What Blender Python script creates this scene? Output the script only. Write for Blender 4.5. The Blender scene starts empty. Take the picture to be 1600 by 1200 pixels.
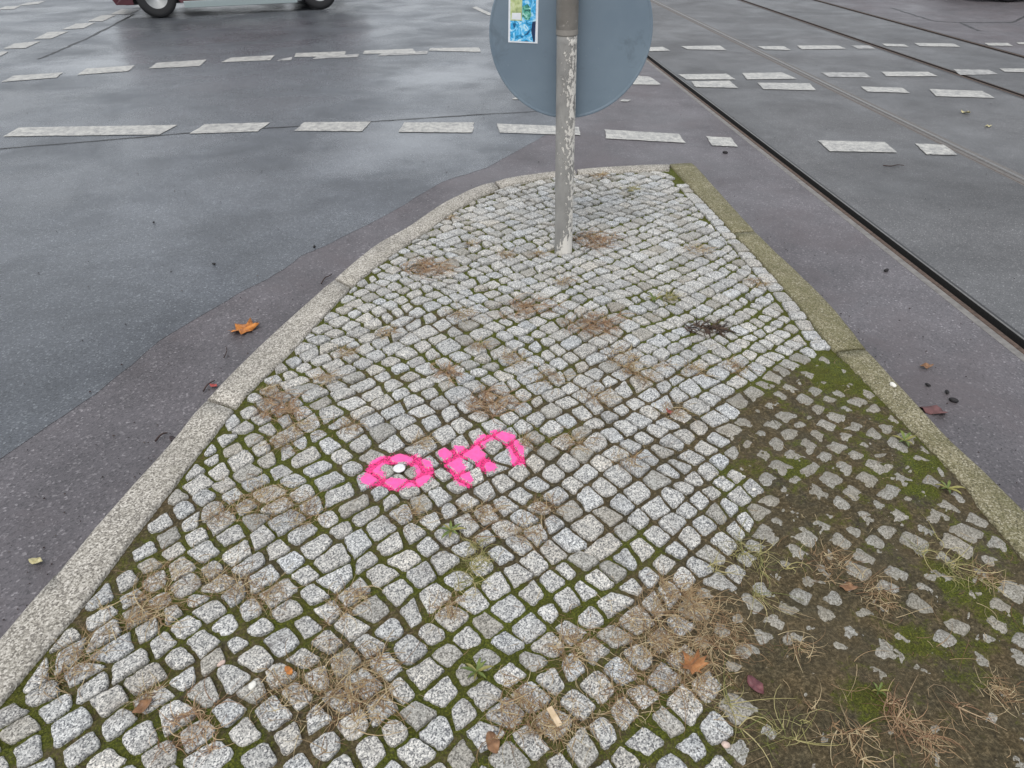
import bpy, bmesh, math, random
import numpy as np
from mathutils import Vector, Matrix
from mathutils.bvhtree import BVHTree
random.seed(7); rng = np.random.default_rng(7)
S = bpy.context.scene
C = S.collection
PI = math.pi

# ---------------------------------------------------------------- camera
FPX = 1109.0
TH = math.atan(760.0 / FPX)          # downward pitch
H = 1.25                             # camera height above the island paving
ZR = -0.10                           # road level
cam = bpy.data.objects.new('camera', bpy.data.cameras.new('camera')); C.objects.link(cam)
cam.location = (0, 0, H); cam.rotation_euler = (PI / 2 - TH, 0, 0)
cam.data.sensor_width = 36; cam.data.lens = FPX / 1600 * 36
cam.data.clip_start = 0.05; cam.data.clip_end = 3000
S.camera = cam
# ---------------------------------------------------------------- sky and light (overcast)
EL, AZ = math.radians(58), math.radians(200)
w = bpy.data.worlds.new('World'); S.world = w; w.use_nodes = True
nt = w.node_tree; nt.nodes.clear()
sky = nt.nodes.new('ShaderNodeTexSky'); sky.sky_type = 'NISHITA'; sky.sun_disc = False
sky.sun_elevation = EL; sky.sun_rotation = AZ; sky.air_density = 1.0; sky.dust_density = 4.0
hs = nt.nodes.new('ShaderNodeHueSaturation'); hs.inputs['Saturation'].default_value = 0.4
bg = nt.nodes.new('ShaderNodeBackground'); bg.inputs['Strength'].default_value = 0.13
wo = nt.nodes.new('ShaderNodeOutputWorld')
cl = nt.nodes.new('ShaderNodeMix'); cl.data_type = 'RGBA'; cl.inputs[0].default_value = .6      # even cloud cover over the clear sky
cl.inputs[7].default_value = (6.6, 6.95, 7.35, 1)
nt.links.new(sky.outputs[0], hs.inputs['Color']); nt.links.new(hs.outputs[0], cl.inputs[6]); nt.links.new(cl.outputs[2], bg.inputs[0]); nt.links.new(bg.outputs[0], wo.inputs[0])
sl = bpy.data.lights.new('sun', 'SUN'); sl.energy = 1.0; sl.angle = math.radians(22); sl.color = (1, .97, .93)
sun = bpy.data.objects.new('sun', sl); C.objects.link(sun)
sd = Vector((math.sin(AZ) * math.cos(EL), math.cos(AZ) * math.cos(EL), math.sin(EL)))
sun.rotation_euler = sd.to_track_quat('Z', 'Y').to_euler(); sun.location = (0, 0, 8)
S.view_settings.view_transform = 'Standard'; S.view_settings.look = 'None'
S.view_settings.gamma = 1; S.view_settings.exposure = 0.36
S.render.resolution_x = 1024; S.render.resolution_y = 768

# ---------------------------------------------------------------- helpers
def P(x, y, z=0.0):
    """photo pixel (1600x1200) -> point on the horizontal plane at height z"""
    u, v = (x - 800) / FPX, (600 - y) / FPX
    den = math.sin(TH) - v * math.cos(TH); k = (H - z) / den
    return Vector((u * k, (math.cos(TH) + v * math.sin(TH)) * k, z))
def R(x, y, dz=0.0): return P(x, y, ZR + dz)

def tag(o, label=None, cat=None, group=None, kind=None):
    if label: o['label'] = label
    if cat: o['category'] = cat
    if group: o['group'] = group
    if kind: o['kind'] = kind
    return o
def mesh(name, verts, faces, mats=(), parent=None, smooth=False, midx=None):
    me = bpy.data.meshes.new(name); me.from_pydata([tuple(v) for v in verts], [], faces); 
    for m in (mats if isinstance(mats, (list, tuple)) else [mats]): me.materials.append(m)
    if smooth: me.polygons.foreach_set('use_smooth', [True] * len(me.polygons))
    if midx is not None: me.polygons.foreach_set('material_index', midx)
    me.update()
    o = bpy.data.objects.new(name, me); C.objects.link(o)
    if parent: o.parent = parent
    return o
def empty(name, loc=(0, 0, 0), rz=0):
    o = bpy.data.objects.new(name, None); C.objects.link(o); o.location = loc; o.rotation_euler = (0, 0, rz); return o
def attr(o, name, vals):
    a = o.data.attributes.new(name, 'FLOAT_COLOR', 'POINT')
    v = np.ones((len(o.data.vertices), 4), np.float32); v[:, :vals.shape[1]] = vals
    a.data.foreach_set('color', v.ravel())

def hash2(i, j, s):
    n = (i.astype(np.int64) * 374761393 + j.astype(np.int64) * 668265263 + s * 1274126177) & 0x7fffffff
    n = ((n ^ (n >> 13)) * 1274126177) & 0x7fffffff
    return ((n ^ (n >> 16)) & 0xffff) / 65535.0
def vnoise(x, y, s=0):
    x = np.asarray(x, float); y = np.asarray(y, float)
    i = np.floor(x); j = np.floor(y); fx = x - i; fy = y - j
    fx = fx * fx * (3 - 2 * fx); fy = fy * fy * (3 - 2 * fy)
    a = hash2(i, j, s); b = hash2(i + 1, j, s); c = hash2(i, j + 1, s); d = hash2(i + 1, j + 1, s)
    return (a * (1 - fx) + b * fx) * (1 - fy) + (c * (1 - fx) + d * fx) * fy
def fbm(x, y, s=0, o=4):
    r = 0; a = .5; f = 1
    for k in range(o):
        r = r + a * vnoise(x * f, y * f, s + 17 * k); a *= .5; f *= 2.03
    return r / (1 - .5 ** o)

def mat(name, rough=.8, spec=.5, metal=0):
    m = bpy.data.materials.new(name); m.use_nodes = True
    n = m.node_tree; b = n.nodes['Principled BSDF']
    b.inputs['Roughness'].default_value = rough; b.inputs['Specular IOR Level'].default_value = spec; b.inputs['Metallic'].default_value = metal
    return m, n, b
def node(n, t, **kw):
    x = n.nodes.new(t)
    for k, v in kw.items():
        if k in x.inputs: x.inputs[k].default_value = v
        else: setattr(x, k, v)
    return x
def coord(n):
    return n.nodes.new('ShaderNodeTexCoord').outputs['Object']
def noise(n, co, scale, detail=3, rough=.5, dist=0):
    x = node(n, 'ShaderNodeTexNoise', Scale=scale, Detail=detail, Roughness=rough, Distortion=dist); n.links.new(co, x.inputs['Vector']); return x.outputs[0]
def voro(n, co, scale, out='Color'):
    x = node(n, 'ShaderNodeTexVoronoi', Scale=scale); n.links.new(co, x.inputs['Vector']); return x.outputs[out]
def ramp(n, fac, stops, interp='LINEAR'):
    r = n.nodes.new('ShaderNodeValToRGB'); r.color_ramp.interpolation = interp
    e = r.color_ramp.elements
    while len(e) > 1: e.remove(e[-1])
    for i, (p, c) in enumerate(stops):
        x = e[0] if i == 0 else e.new(p)
        x.position = p; x.color = (c, c, c, 1) if isinstance(c, (int, float)) else (*c, 1)
    n.links.new(fac, r.inputs[0]); return r.outputs[0]
def mix(n, fac, a, b, mode='MIX'):
    x = n.nodes.new('ShaderNodeMix'); x.data_type = 'RGBA'; x.blend_type = mode
    for s, v in ((x.inputs[0], fac), (x.inputs[6], a), (x.inputs[7], b)):
        if hasattr(v, 'links'): n.links.new(v, s)
        elif isinstance(v, (int, float)): s.default_value = v
        else: s.default_value = (*v, 1)
    return x.outputs[2]
def mth(n, op, a, b=0.0, clamp=False):
    x = n.nodes.new('ShaderNodeMath'); x.operation = op; x.use_clamp = clamp
    for s, v in ((x.inputs[0], a), (x.inputs[1], b)):
        if hasattr(v, 'links'): n.links.new(v, s)
        else: s.default_value = v
    return x.outputs[0]
def bump(n, b, h, strength, dist):
    x = node(n, 'ShaderNodeBump', Strength=strength, Distance=dist); n.links.new(h, x.inputs['Height']); n.links.new(x.outputs[0], b.inputs['Normal'])
def sep(n, name):
    a = n.nodes.new('ShaderNodeAttribute'); a.attribute_name = name
    s = n.nodes.new('ShaderNodeSeparateColor'); n.links.new(a.outputs['Color'], s.inputs[0]); return s.outputs

# ---------------------------------------------------------------- materials
def plain(name, col, rough=.7, metal=0, var=.25, scale=60, bmp=0):
    m, n, b = mat(name, rough, .5, metal); co = coord(n)
    f = noise(n, co, scale, 4)
    c = ramp(n, f, [(.3, tuple(x * (1 - var) for x in col)), (.7, tuple(min(1, x * (1 + var)) for x in col))])
    n.links.new(c, b.inputs['Base Color'])
    if bmp: bump(n, b, f, .5, bmp)
    return m

def asphalt(name, base, agg, wet, spec=.5, lo=.28, hi=.6, cell=190, blotch=None):
    m, n, b = mat(name, .5, spec); co = coord(n)
    v = node(n, 'ShaderNodeTexVoronoi', Scale=cell); n.links.new(co, v.inputs['Vector'])
    bw = n.nodes.new('ShaderNodeRGBToBW'); n.links.new(v.outputs['Color'], bw.inputs[0])
    fine = ramp(n, bw.outputs[0], [(0, tuple(x * .45 for x in base)), (.45, base), (.75, base), (.84, agg), (1, tuple(min(1, x * 1.7) for x in agg))])
    big = noise(n, co, .9, 5, .6, .6); mid = noise(n, co, 6, 5, .65)
    c = mix(n, 1, fine, ramp(n, big, [(.3, .72), (.7, 1.28)]), 'MULTIPLY')
    c = mix(n, 1, c, ramp(n, mid, [(.25, .8), (.75, 1.2)]), 'MULTIPLY')
    if blotch:
        c = mix(n, ramp(n, noise(n, co, 2.3, 4, .6, .8), [(.48, 0), (.66, .6)]), c, blotch)
    pits = voro(n, co, 38, 'Distance')
    c = mix(n, ramp(n, pits, [(.05, .75), (.12, 0)]), c, tuple(x * .3 for x in base))
    n.links.new(c, b.inputs['Base Color'])
    wm = noise(n, co, 1.4, 4, .55, .5)
    rg = ramp(n, wm, [(.35, lo), (.65, hi)])
    if name == 'wet asphalt':
        wet_m = None
        for (px, r_) in (((650, 215), .55), ((690, 120), .55), ((560, 250), .3), ((150, 100), .5)):
            pp = P(px[0], px[1], ZR); vd = node(n, 'ShaderNodeVectorMath', operation='DISTANCE'); n.links.new(co, vd.inputs[0]); vd.inputs[1].default_value = pp
            wob = mth(n, 'ADD', vd.outputs['Value'], mth(n, 'MULTIPLY', mth(n, 'SUBTRACT', noise(n, co, 4, 4), .5), r_ * 1.6))
            wmk = ramp(n, mth(n, 'DIVIDE', wob, r_ * 2), [(.1, 1), (.65, 0)]); wet_m = wmk if wet_m is None else mth(n, 'MAXIMUM', wet_m, wmk); rg = mix(n, wmk, rg, (.14, .14, .14))
    if name == 'wet asphalt':
        sp = mth(n, 'ADD', mth(n, 'MULTIPLY', wet_m, .4), ramp(n, wm, [(.35, .52), (.65, .32)]))
        n.links.new(sp, b.inputs['Specular IOR Level']); n.links.new(mth(n, 'MULTIPLY', wet_m, .38), b.inputs['Coat Weight']); b.inputs['Coat Roughness'].default_value = .16; b.inputs['Coat IOR'].default_value = 1.5
    n.links.new(mth(n, 'ADD', rg, mth(n, 'MULTIPLY', mth(n, 'SUBTRACT', bw.outputs[0], .5), .15)), b.inputs['Roughness'])
    bump(n, b, mth(n, 'ADD', v.outputs['Distance'], mth(n, 'MULTIPLY', noise(n, co, 420, 2), .5)), wet, .0011)
    return m
M_new = asphalt('wet asphalt', (.076, .082, .093), (.14, .15, .162), .6, .4, .18, .40)
M_old = asphalt('old asphalt', (.104, .094, .101), (.160, .148, .155), .9, .45, .42, .66, 170, (.098, .082, .086))
M_bed = asphalt('track asphalt', (.092, .091, .093), (.155, .153, .154), .6, .45, .42, .62, 210)

m, n, b = mat('granite', .62, .45); co = coord(n); M_granite = m
t = sep(n, 'tint')
nf = noise(n, co, 420, 2.5, .6); v = voro(n, co, 330); bw = n.nodes.new('ShaderNodeRGBToBW'); n.links.new(v, bw.inputs[0])
g = mth(n, 'ADD', mth(n, 'MULTIPLY', nf, .62), mth(n, 'MULTIPLY', bw.outputs[0], .38))
c = ramp(n, g, [(.32, (.055, .06, .07)), (.40, (.17, .173, .182)), (.47, (.34, .345, .345)), (.56, (.52, .52, .505)), (.67, (.76, .75, .73))])
c = mix(n, 1, c, mix(n, t[1], (.98, 1.0, 1.02), (1.07, 1.0, .90)), 'MULTIPLY')
c = mix(n, 1, c, ramp(n, t[0], [(0, .74), (1, 1.18)]), 'MULTIPLY')
dn = noise(n, co, 26, 5, .6)
dirt = mth(n, 'MULTIPLY', t[2], ramp(n, dn, [(.25, .7), (.7, 1)]), True)
c = mix(n, dirt, c, mix(n, .27, (.150, .128, .082), c))
c = mix(n, ramp(n, noise(n, co, 9, 5, .65), [(.50, 0), (.68, .6)]), c, mix(n, .5, (.16, .13, .10), c))
n.links.new(c, b.inputs['Base Color'])
n.links.new(ramp(n, nf, [(.3, .42), (.7, .8)]), b.inputs['Roughness'])
bump(n, b, mth(n, 'ADD', g, mth(n, 'MULTIPLY', noise(n, co, 70, 4, .6), 1.5)), .75, .0022)

m, n, b = mat('soil', .9, .25); co = coord(n); M_soil = m
t = sep(n, 'moss')
f1 = noise(n, co, 130, 5, .7); f2 = noise(n, co, 12, 5, .6)
soil = ramp(n, f1, [(.3, (.026, .022, .013)), (.5, (.070, .060, .036)), (.62, (.13, .112, .073)), (.75, (.28, .24, .17))])
soil = mix(n, 1, soil, ramp(n, f2, [(.3, (.8, .8, .72)), (.7, (1.45, 1.25, 1.05))]), 'MULTIPLY')
soil = mix(n, ramp(n, noise(n, co, 5, 5, .65), [(.48, 0), (.7, .35)]), soil, (.13, .10, .06))
moss = ramp(n, noise(n, co, 240, 4, .7), [(.3, (.020, .028, .002)), (.5, (.072, .088, .006)), (.7, (.21, .225, .025))])
moss = mix(n, ramp(n, f2, [(.4, 0), (.7, .55)]), moss, (.078, .066, .022))
mf = mth(n, 'ADD', t[0], mth(n, 'MULTIPLY', mth(n, 'SUBTRACT', noise(n, co, 60, 4, .7), .5), .9))
c = mix(n, ramp(n, mf, [(.34, 0), (.62, .92)]), soil, moss)
n.links.new(c, b.inputs['Base Color'])
n.links.new(ramp(n, f2, [(.35, .6), (.6, .95)]), b.inputs['Roughness'])
bump(n, b, mth(n, 'ADD', f1, noise(n, co, 260, 3, .7)), 1, .004)

def kerbmat(name, stops, mossy):
    m, n, b = mat(name, .8, .35); co = coord(n)
    v = voro(n, co, 230); bw = n.nodes.new('ShaderNodeRGBToBW'); n.links.new(v, bw.inputs[0])
    nf = noise(n, co, 260, 3, .6)
    g = mth(n, 'ADD', mth(n, 'MULTIPLY', nf, .6), mth(n, 'MULTIPLY', bw.outputs[0], .4))
    c = ramp(n, g, stops)
    c = mix(n, 1, c, ramp(n, noise(n, co, 5, 5, .6), [(.3, .78), (.7, 1.15)]), 'MULTIPLY')
    mn = mth(n, 'ADD', noise(n, co, 14, 6, .7), mth(n, 'MULTIPLY', noise(n, co, 2.2, 3), .5))
    c = mix(n, ramp(n, mn, [(.62, .25 * mossy), (.9, .92 * mossy)]), c, ramp(n, nf, [(.35, (.05, .05, .015)), (.65, (.15, .14, .055))]))
    n.links.new(c, b.inputs['Base Color']); bump(n, b, g, .6, .0025); return m
M_kerbL = kerbmat('exposed aggregate concrete', [(.36, (.15, .135, .12)), (.46, (.30, .275, .24)), (.55, (.41, .38, .335)), (.66, (.64, .60, .54))], .16)
M_kerbR = kerbmat('mossy kerb stone', [(.34, (.08, .07, .045)), (.46, (.20, .175, .105)), (.56, (.27, .24, .15)), (.68, (.50, .46, .36))], .75)

m, n, b = mat('road paint', .45, .5); co = coord(n); M_paint = m
pn = noise(n, co, 25, 6, .75); pf = noise(n, co, 160, 3, .6)
c = ramp(n, pn, [(.25, (.34, .33, .30)), (.65, (.56, .545, .50))])
c = mix(n, ramp(n, mth(n, 'ADD', mth(n, 'MULTIPLY', pn, .7), mth(n, 'MULTIPLY', pf, .45)), [(.47, .9), (.56, .35), (.68, .08)]), c, (.13, .125, .125))
br = n.nodes.new('ShaderNodeTexWave'); br.inputs['Scale'].default_value = 9; br.inputs['Distortion'].default_value = 2.5; n.links.new(co, br.inputs[0])
c = mix(n, ramp(n, br.outputs[1], [(.0, .25), (.2, 0)]), c, (.25, .24, .23))
n.links.new(c, b.inputs['Base Color']); n.links.new(ramp(n, pn, [(.3, .3), (.7, .55)]), b.inputs['Roughness']); bump(n, b, pf, .4, .001)
m, n, b = mat('worn road paint', .5, .5); co = coord(n); M_paint2 = m
c = mix(n, ramp(n, noise(n, co, 18, 6, .75), [(.38, 0), (.62, .85)]), (.42, .41, .39), (.12, .117, .117)); n.links.new(c, b.inputs['Base Color'])

M_crack = plain('tar seam', (.018, .017, .017), .5)
M_pink = plain('pink spray paint', (.95, .10, .36), .5, 0, .12, 90, .001)
M_pinkd = plain('pink spray paint on soil', (.80, .035, .20), .7, 0, .45, 160, .002)

# sign metals
m, n, b = mat('sign back paint', .45, .5); co = coord(n); M_signback = m
c = ramp(n, noise(n, co, 3.5, 4, .6), [(.3, (.135, .182, .23)), (.7, (.175, .228, .275))])
c = mix(n, ramp(n, noise(n, co, 11, 5, .7, .5), [(.58, 0), (.72, .4)]), c, (.075, .10, .12))
c = mix(n, ramp(n, voro(n, co, 30, 'Distance'), [(.03, .5), (.07, 0)]), c, (.30, .34, .36))
n.links.new(c, b.inputs['Base Color']); n.links.new(ramp(n, noise(n, co, 30, 4), [(.3, .38), (.7, .58)]), b.inputs['Roughness'])
m, n, b = mat('flaking post paint', .6, .4); co = coord(n); M_post = m
mp = n.nodes.new('ShaderNodeMapping'); mp.inputs['Scale'].default_value = (1, 1, .55); n.links.new(co, mp.inputs[0]); cz = mp.outputs[0]
geo = n.nodes.new('ShaderNodeSeparateXYZ'); n.links.new(co, geo.inputs[0])
side = mth(n, 'MULTIPLY', geo.outputs[0], 3.0)     # flakes gather on the weather side
c = ramp(n, noise(n, cz, 22, 4), [(.3, (.22, .215, .205)), (.7, (.32, .312, .295))])
fl = mth(n, 'ADD', mth(n, 'ADD', noise(n, cz, 85, 5, .7, .3), mth(n, 'MULTIPLY', noise(n, cz, 9, 3), .35)), side)
low = mth(n, 'MULTIPLY', mth(n, 'SUBTRACT', .10, geo.outputs[2], True), 1.6)
fl = mth(n, 'ADD', fl, low)
fm = ramp(n, fl, [(.735, 0), (.75, 1)])
c = mix(n, ramp(n, fl, [(.70, 0), (.73, .7), (.76, 0)]), c, (.07, .06, .05))
c = mix(n, fm, c, (.66, .63, .58))
n.links.new(c, b.inputs['Base Color']); bump(n, b, fm, .6, .0012)
m, n, b = mat('post sleeve', .55, .4); co = coord(n); M_sleeve = m
c = ramp(n, noise(n, co, 14, 5, .6), [(.3, (.20, .185, .165)), (.7, (.29, .27, .245))])
c = mix(n, ramp(n, noise(n, co, 60, 4, .7), [(.62, 0), (.68, .8)]), c, (.5, .47, .43)); n.links.new(c, b.inputs['Base Color'])
M_steel = plain('worn steel', (.20, .19, .18), .38, .7, .2, 40)
M_rust = plain('rusty rail side', (.085, .055, .04), .75, .2, .4, 60)
M_groove = plain('black groove', (.010, .009, .008), .8)  # one near-black colour over the walls and floor of the open grooves
M_joint = plain('rail joint mortar', (.165, .155, .145), .7, 0, .25, 30, .001)
M_fill = plain('dirt in groove', (.13, .12, .112), .7)
M_galv = plain('galvanised clamp', (.30, .31, .32), .45, .6)

# ---------------------------------------------------------------- ground, road
mesh('ground', [(-900, -900, -.16), (900, -900, -.16), (900, 900, -.16), (-900, 900, -.16)], [(0, 1, 2, 3)], M_old)['kind'] = 'structure'
# old asphalt carriageway with the tram track cut into it: strips between the rails
def px_line(a, b):
    A, B = R(*a), R(*b); d = (B - A).normalized(); return A, d
rails = [px_line((1600, 545), (1015, 95)), px_line((1600, 275), (1018, 5)), px_line((1600, 150), (1155, 0)), px_line((1600, 90), (1390, 30))]
# one shared direction (the vanishing point the four share)
RD = sum((d for _, d in rails), Vector()).normalized(); RN = Vector((RD.y, -RD.x, 0))      # RN points to the right
mid_pts = [R(1300, 313), R(1300, 137), R(1370, 73), R(1490, 59)]
offs = [p.dot(RN) for p in mid_pts]
def rail_pt(o, s, z): return RN * o + RD * s + Vector((0, 0, z))
def strip(name, o0, o1, m, z=ZR, kind='structure', s0=-60, s1=300):
    o = mesh(name, [rail_pt(o0, s0, z), rail_pt(o1, s0, z), rail_pt(o1, s1, z), rail_pt(o0, s1, z)], [(0, 1, 2, 3)], m)
    if kind: o['kind'] = kind
    return o
HW = .062     # half width of the channel each rail lies in
strip('road', -400, offs[0] - HW, M_old)
for k in range(3): strip('track_bed' if k != 1 else 'road', offs[k] + HW, offs[k + 1] - HW, M_bed)
strip('road', offs[3] + HW, 400, M_old)
# rails: profile across (offset from channel centre, height) ; side=+1: groove right of the head
RAIL_LB = ['dark grooved tram rail nearest the paved traffic island', 'pale dirt-filled tram rail, second from the island', 'dark tram rail, third from the island, running to the top edge', 'thin farthest tram rail near the dark car']
for k in range(4):
    sgn = 1 if k in (0, 2) else -1; zc = ZR
    fill = -.004 if k == 1 else -.036
    root = empty('tram_rail'); tag(root, RAIL_LB[k], 'tram rail', 'tram rails set in the asphalt')
    def prof(name, pts, m, par=root):
        vs, fs = [], []; L = [-60, -20, 0, 2, 4, 6, 9, 14, 30, 80, 300]
        for s in L:
            for (a, z) in pts: vs.append(rail_pt(offs[k] + sgn * a, s, zc + z))
        q = len(pts)
        for i in range(len(L) - 1):
            for j in range(q - 1):
                f = (i * q + j, i * q + j + 1, (i + 1) * q + j + 1, (i + 1) * q + j); fs.append(f if sgn > 0 else f[::-1])
        return mesh(name, vs, fs, m, par)
    prof('joint_seal', [(-HW, .0005), (-.028, .0005)], M_joint if k == 0 else M_fill if k == 1 else M_crack)
    prof('rail_head', [(-.028, -.06), (-.028, .001), (-.025, .003), (-.008, .003), (-.004, .000)], M_rust if k != 1 else M_steel)
    prof('groove', [(-.004, .000), (-.002, fill), (.040, fill), (.042, -.001)], M_fill if k == 1 else M_groove)
    prof('guard_lip', [(.042, -.001), (.043, .001), (.049, .001), (.049, -.0)], M_steel if k == 0 else M_rust)
    prof('outer_seal', [(.049, .0005), (HW, .0005)], M_crack if k != 1 else M_fill)

def sheet(name, px, m, dz, kind='structure', sub=None):
    vs = [R(x, y, dz) for x, y in px]; o = mesh(name, vs, [tuple(range(len(vs)))], m); o['kind'] = kind
    if o.data.polygons[0].normal.z < 0: o.data.flip_normals()
    return o
# newer bluish asphalt left of the island (world coordinates, boundary read off the photo)
bpx = [(-400, 1010), (-200, 860), (0, 717), (150, 615), (250, 533), (383, 452), (420, 436), (470, 400), (520, 378), (600, 338), (690, 285), (760, 262), (800, 240), (865, 205), (900, 150)]
bd = [R(x, y, .001) for x, y in bpx]
jit = []
for i in range(len(bd) - 1):
    for q in range(8):
        p = bd[i].lerp(bd[i + 1], q / 8)
        jit.append(p + Vector((float(fbm(p.x * 9, p.y * 9, 3)) - .5, float(fbm(p.x * 9, p.y * 9, 4)) - .5, 0)) * .022)
far = [Vector((.55, 9, ZR + .001)), Vector((-1, 40, ZR + .001)), Vector((-60, 60, ZR + .001)), Vector((-60, -10, ZR + .001)), Vector((-4, -10, ZR + .001))]
poly = [bd[0] + Vector((0, 0, 0))] + jit[1:] + [bd[-1]] + far
bm = bmesh.new(); f = bm.faces.new([bm.verts.new(p) for p in poly]); bmesh.ops.triangulate(bm, faces=[f])
me = bpy.data.meshes.new('asphalt_patch'); bm.to_mesh(me); bm.free(); me.materials.append(M_new)
o = bpy.data.objects.new('asphalt_patch', me); C.objects.link(o); o['kind'] = 'structure'
if me.polygons[0].normal.z < 0: me.flip_normals()

def line(name, pts, wd, m, dz, jitter=.3, n=10):
    P3 = [R(x, y, dz) for x, y in pts]; vs, fs = [], []
    for i in range(len(P3) - 1):
        for q in range(n + (i == len(P3) - 2)):
            p = P3[i].lerp(P3[i + 1], q / n); d = (P3[i + 1] - P3[i]).normalized(); nn = Vector((-d.y, d.x, 0))
            w_ = wd * (1 + jitter * random.uniform(-1, 1)); p = p + nn * random.uniform(-1, 1) * wd * jitter
            vs += [p - nn * w_ / 2, p + nn * w_ / 2]
    for i in range(len(vs) // 2 - 1): fs.append((2 * i, 2 * i + 2, 2 * i + 3, 2 * i + 1))
    o = mesh(name, vs, fs, m); o['kind'] = 'structure'
    if o.data.polygons[0].normal.z < 0: o.data.flip_normals()
    return o
line('road_seam', [(-60, 237), (0, 232), (150, 220), (300, 207), (500, 195), (620, 187), (760, 178), (870, 172)], .016, M_crack, .0032)
line('road_seam', [(60, 92), (90, 80), (140, 58), (210, 22)], .03, M_crack, .0032)
line('road_crack', [(1392, 12), (1430, 24), (1460, 33), (1500, 35), (1515, 42), (1530, 48)], .035, M_crack, .002)
line('road_crack', [(1500, 35), (1583, 35), (1600, 26), (1640, 10)], .035, M_crack, .002)

# ---------------------------------------------------------------- painted markings
def dash_mesh(px, dz=.0045):
    c = [R(x, y, dz) for x, y in px]; a, b_, c_, d = c; nu, nv = 14, 4; vs, fs = [], []
    for i in range(nu + 1):
        for j in range(nv + 1):
            p = a.lerp(d, i / nu).lerp(b_.lerp(c_, i / nu), j / nv)
            if i in (0, nu) or j in (0, nv): p = p + Vector((random.uniform(-1, 1), random.uniform(-1, 1), 0)) * .004
            vs.append(p)
    for i in range(nu):
        for j in range(nv):
            k = i * (nv + 1) + j; fs.append((k, k + nv + 1, k + nv + 2, k + 1))
    return vs, fs
def dashes(quads, m, dz=.0045):
    V, F = [], []
    for q in quads:
        vs, fs = dash_mesh(q, dz); s = len(V); V += vs; F += [tuple(i + s for i in f) for f in fs]
    o = mesh('road_markings', V, F, m); o['kind'] = 'structure'
    bm = bmesh.new(); bm.from_mesh(o.data); bmesh.ops.recalc_face_normals(bm, faces=bm.faces)
    for f in bm.faces:
        if f.normal.z < 0: f.normal_flip()
    bm.to_mesh(o.data); bm.free(); return o
Q1 = [[(5, 213), (30, 199), (277, 195), (250, 210)], [(295, 209), (320, 194), (422, 191), (403, 205)], [(460, 204), (475, 191), (579, 190), (565, 205)],
      [(622, 206), (632, 191), (741, 191), (738, 207)], [(780, 207), (777, 193), (905, 198), (907, 211)], [(947, 216), (945, 202), (1060, 209), (1071, 223)],
      [(1112, 227), (1104, 213), (1142, 215), (1152, 229)], [(1297, 236), (1278, 219), (1382, 222), (1402, 238)], [(1447, 241), (1430, 224), (1475, 226), (1497, 242)],
      [(-150, 226), (-110, 210), (-20, 202), (-50, 219)]]
Q2 = [[(2, 128), (22, 118), (98, 113), (88, 121)], [(120, 117), (135, 107), (211, 102), (200, 111)], [(232, 107), (245, 98), (323, 93), (312, 103)],
      [(346, 97), (360, 90), (430, 86), (422, 94)], [(460, 89), (462, 83), (540, 80), (538, 88)], [(567, 84), (570, 79), (645, 76), (650, 83)], [(670, 79), (672, 75), (748, 74), (752, 81)],
      [(790, 81), (782, 75), (860, 74), (870, 80)], [(900, 80), (892, 74), (980, 73), (990, 80)],
      [(1016, 80), (1006, 74), (1036, 73), (1047, 79)], [(1075, 77), (1064, 72), (1125, 71), (1135, 78)], [(1195, 77), (1183, 72), (1225, 72), (1235, 78)], [(1253, 77), (1245, 71), (1310, 71), (1322, 76)],
      [(1385, 72), (1378, 68), (1412, 69), (1420, 73)], [(1437, 72), (1428, 67), (1490, 68), (1500, 73)], [(1545, 71), (1538, 67), (1575, 67), (1583, 72)], [(1592, 69), (1588, 66), (1640, 65), (1655, 70)]]
Q3 = [[(990, 132), (985, 117), (1016, 120), (1033, 132)], [(1072, 124), (1060, 116), (1135, 115), (1150, 124)], [(1087, 136), (1080, 127), (1140, 126), (1153, 137)],
      [(1167, 124), (1160, 114), (1222, 113), (1245, 123)], [(1192, 139), (1184, 129), (1265, 130), (1275, 141)], [(1355, 143), (1345, 135), (1410, 137), (1422, 145)],
      [(1385, 119), (1377, 112), (1450, 112), (1465, 119)], [(1462, 150), (1452, 139), (1535, 142), (1555, 153)], [(1570, 112), (1562, 107), (1620, 107), (1640, 114)], [(968, 158), (973, 155), (986, 156), (980, 158.5)], [(800, 155), (805, 152), (822, 152), (818, 155)]]
Q4 = [[(5, 76), (22, 68), (64, 64), (40, 75)], [(53, 61), (75, 50), (107, 49), (80, 60)], [(97, 46), (118, 37), (150, 35), (130, 44)], [(137, 33), (158, 24), (182, 23), (160, 33)],
      [(173, 22), (190, 14), (220, 14), (203, 22)], [(206, 12), (218, 7), (243, 6), (232, 12)], [(-5, 15), (8, 10), (32, 9), (22, 14)], [(28, 9), (42, 4), (72, 1), (60, 6)], [(-20, 89), (-5, 81), (14, 80), (2, 87)],
      [(738, 12), (744, 10), (770, 22), (764, 24)]]
Q5 = [[(432, 95), (443, 91), (457, 89), (455, 94)], [(488, 92), (495, 88), (562, 84), (558, 89)], [(590, 87), (597, 83), (668, 79), (668, 84)], [(1295, 120), (1283, 113), (1350, 113), (1362, 121)], [(1340, 76), (1330, 71), (1358, 71), (1368, 76)], [(1500, 117), (1490, 108), (1545, 109), (1560, 116)]]
dashes(Q1, M_paint); dashes(Q2, M_paint); dashes(Q3, M_paint); dashes(Q4, M_paint); dashes(Q5, M_paint2, .0038)

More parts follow.
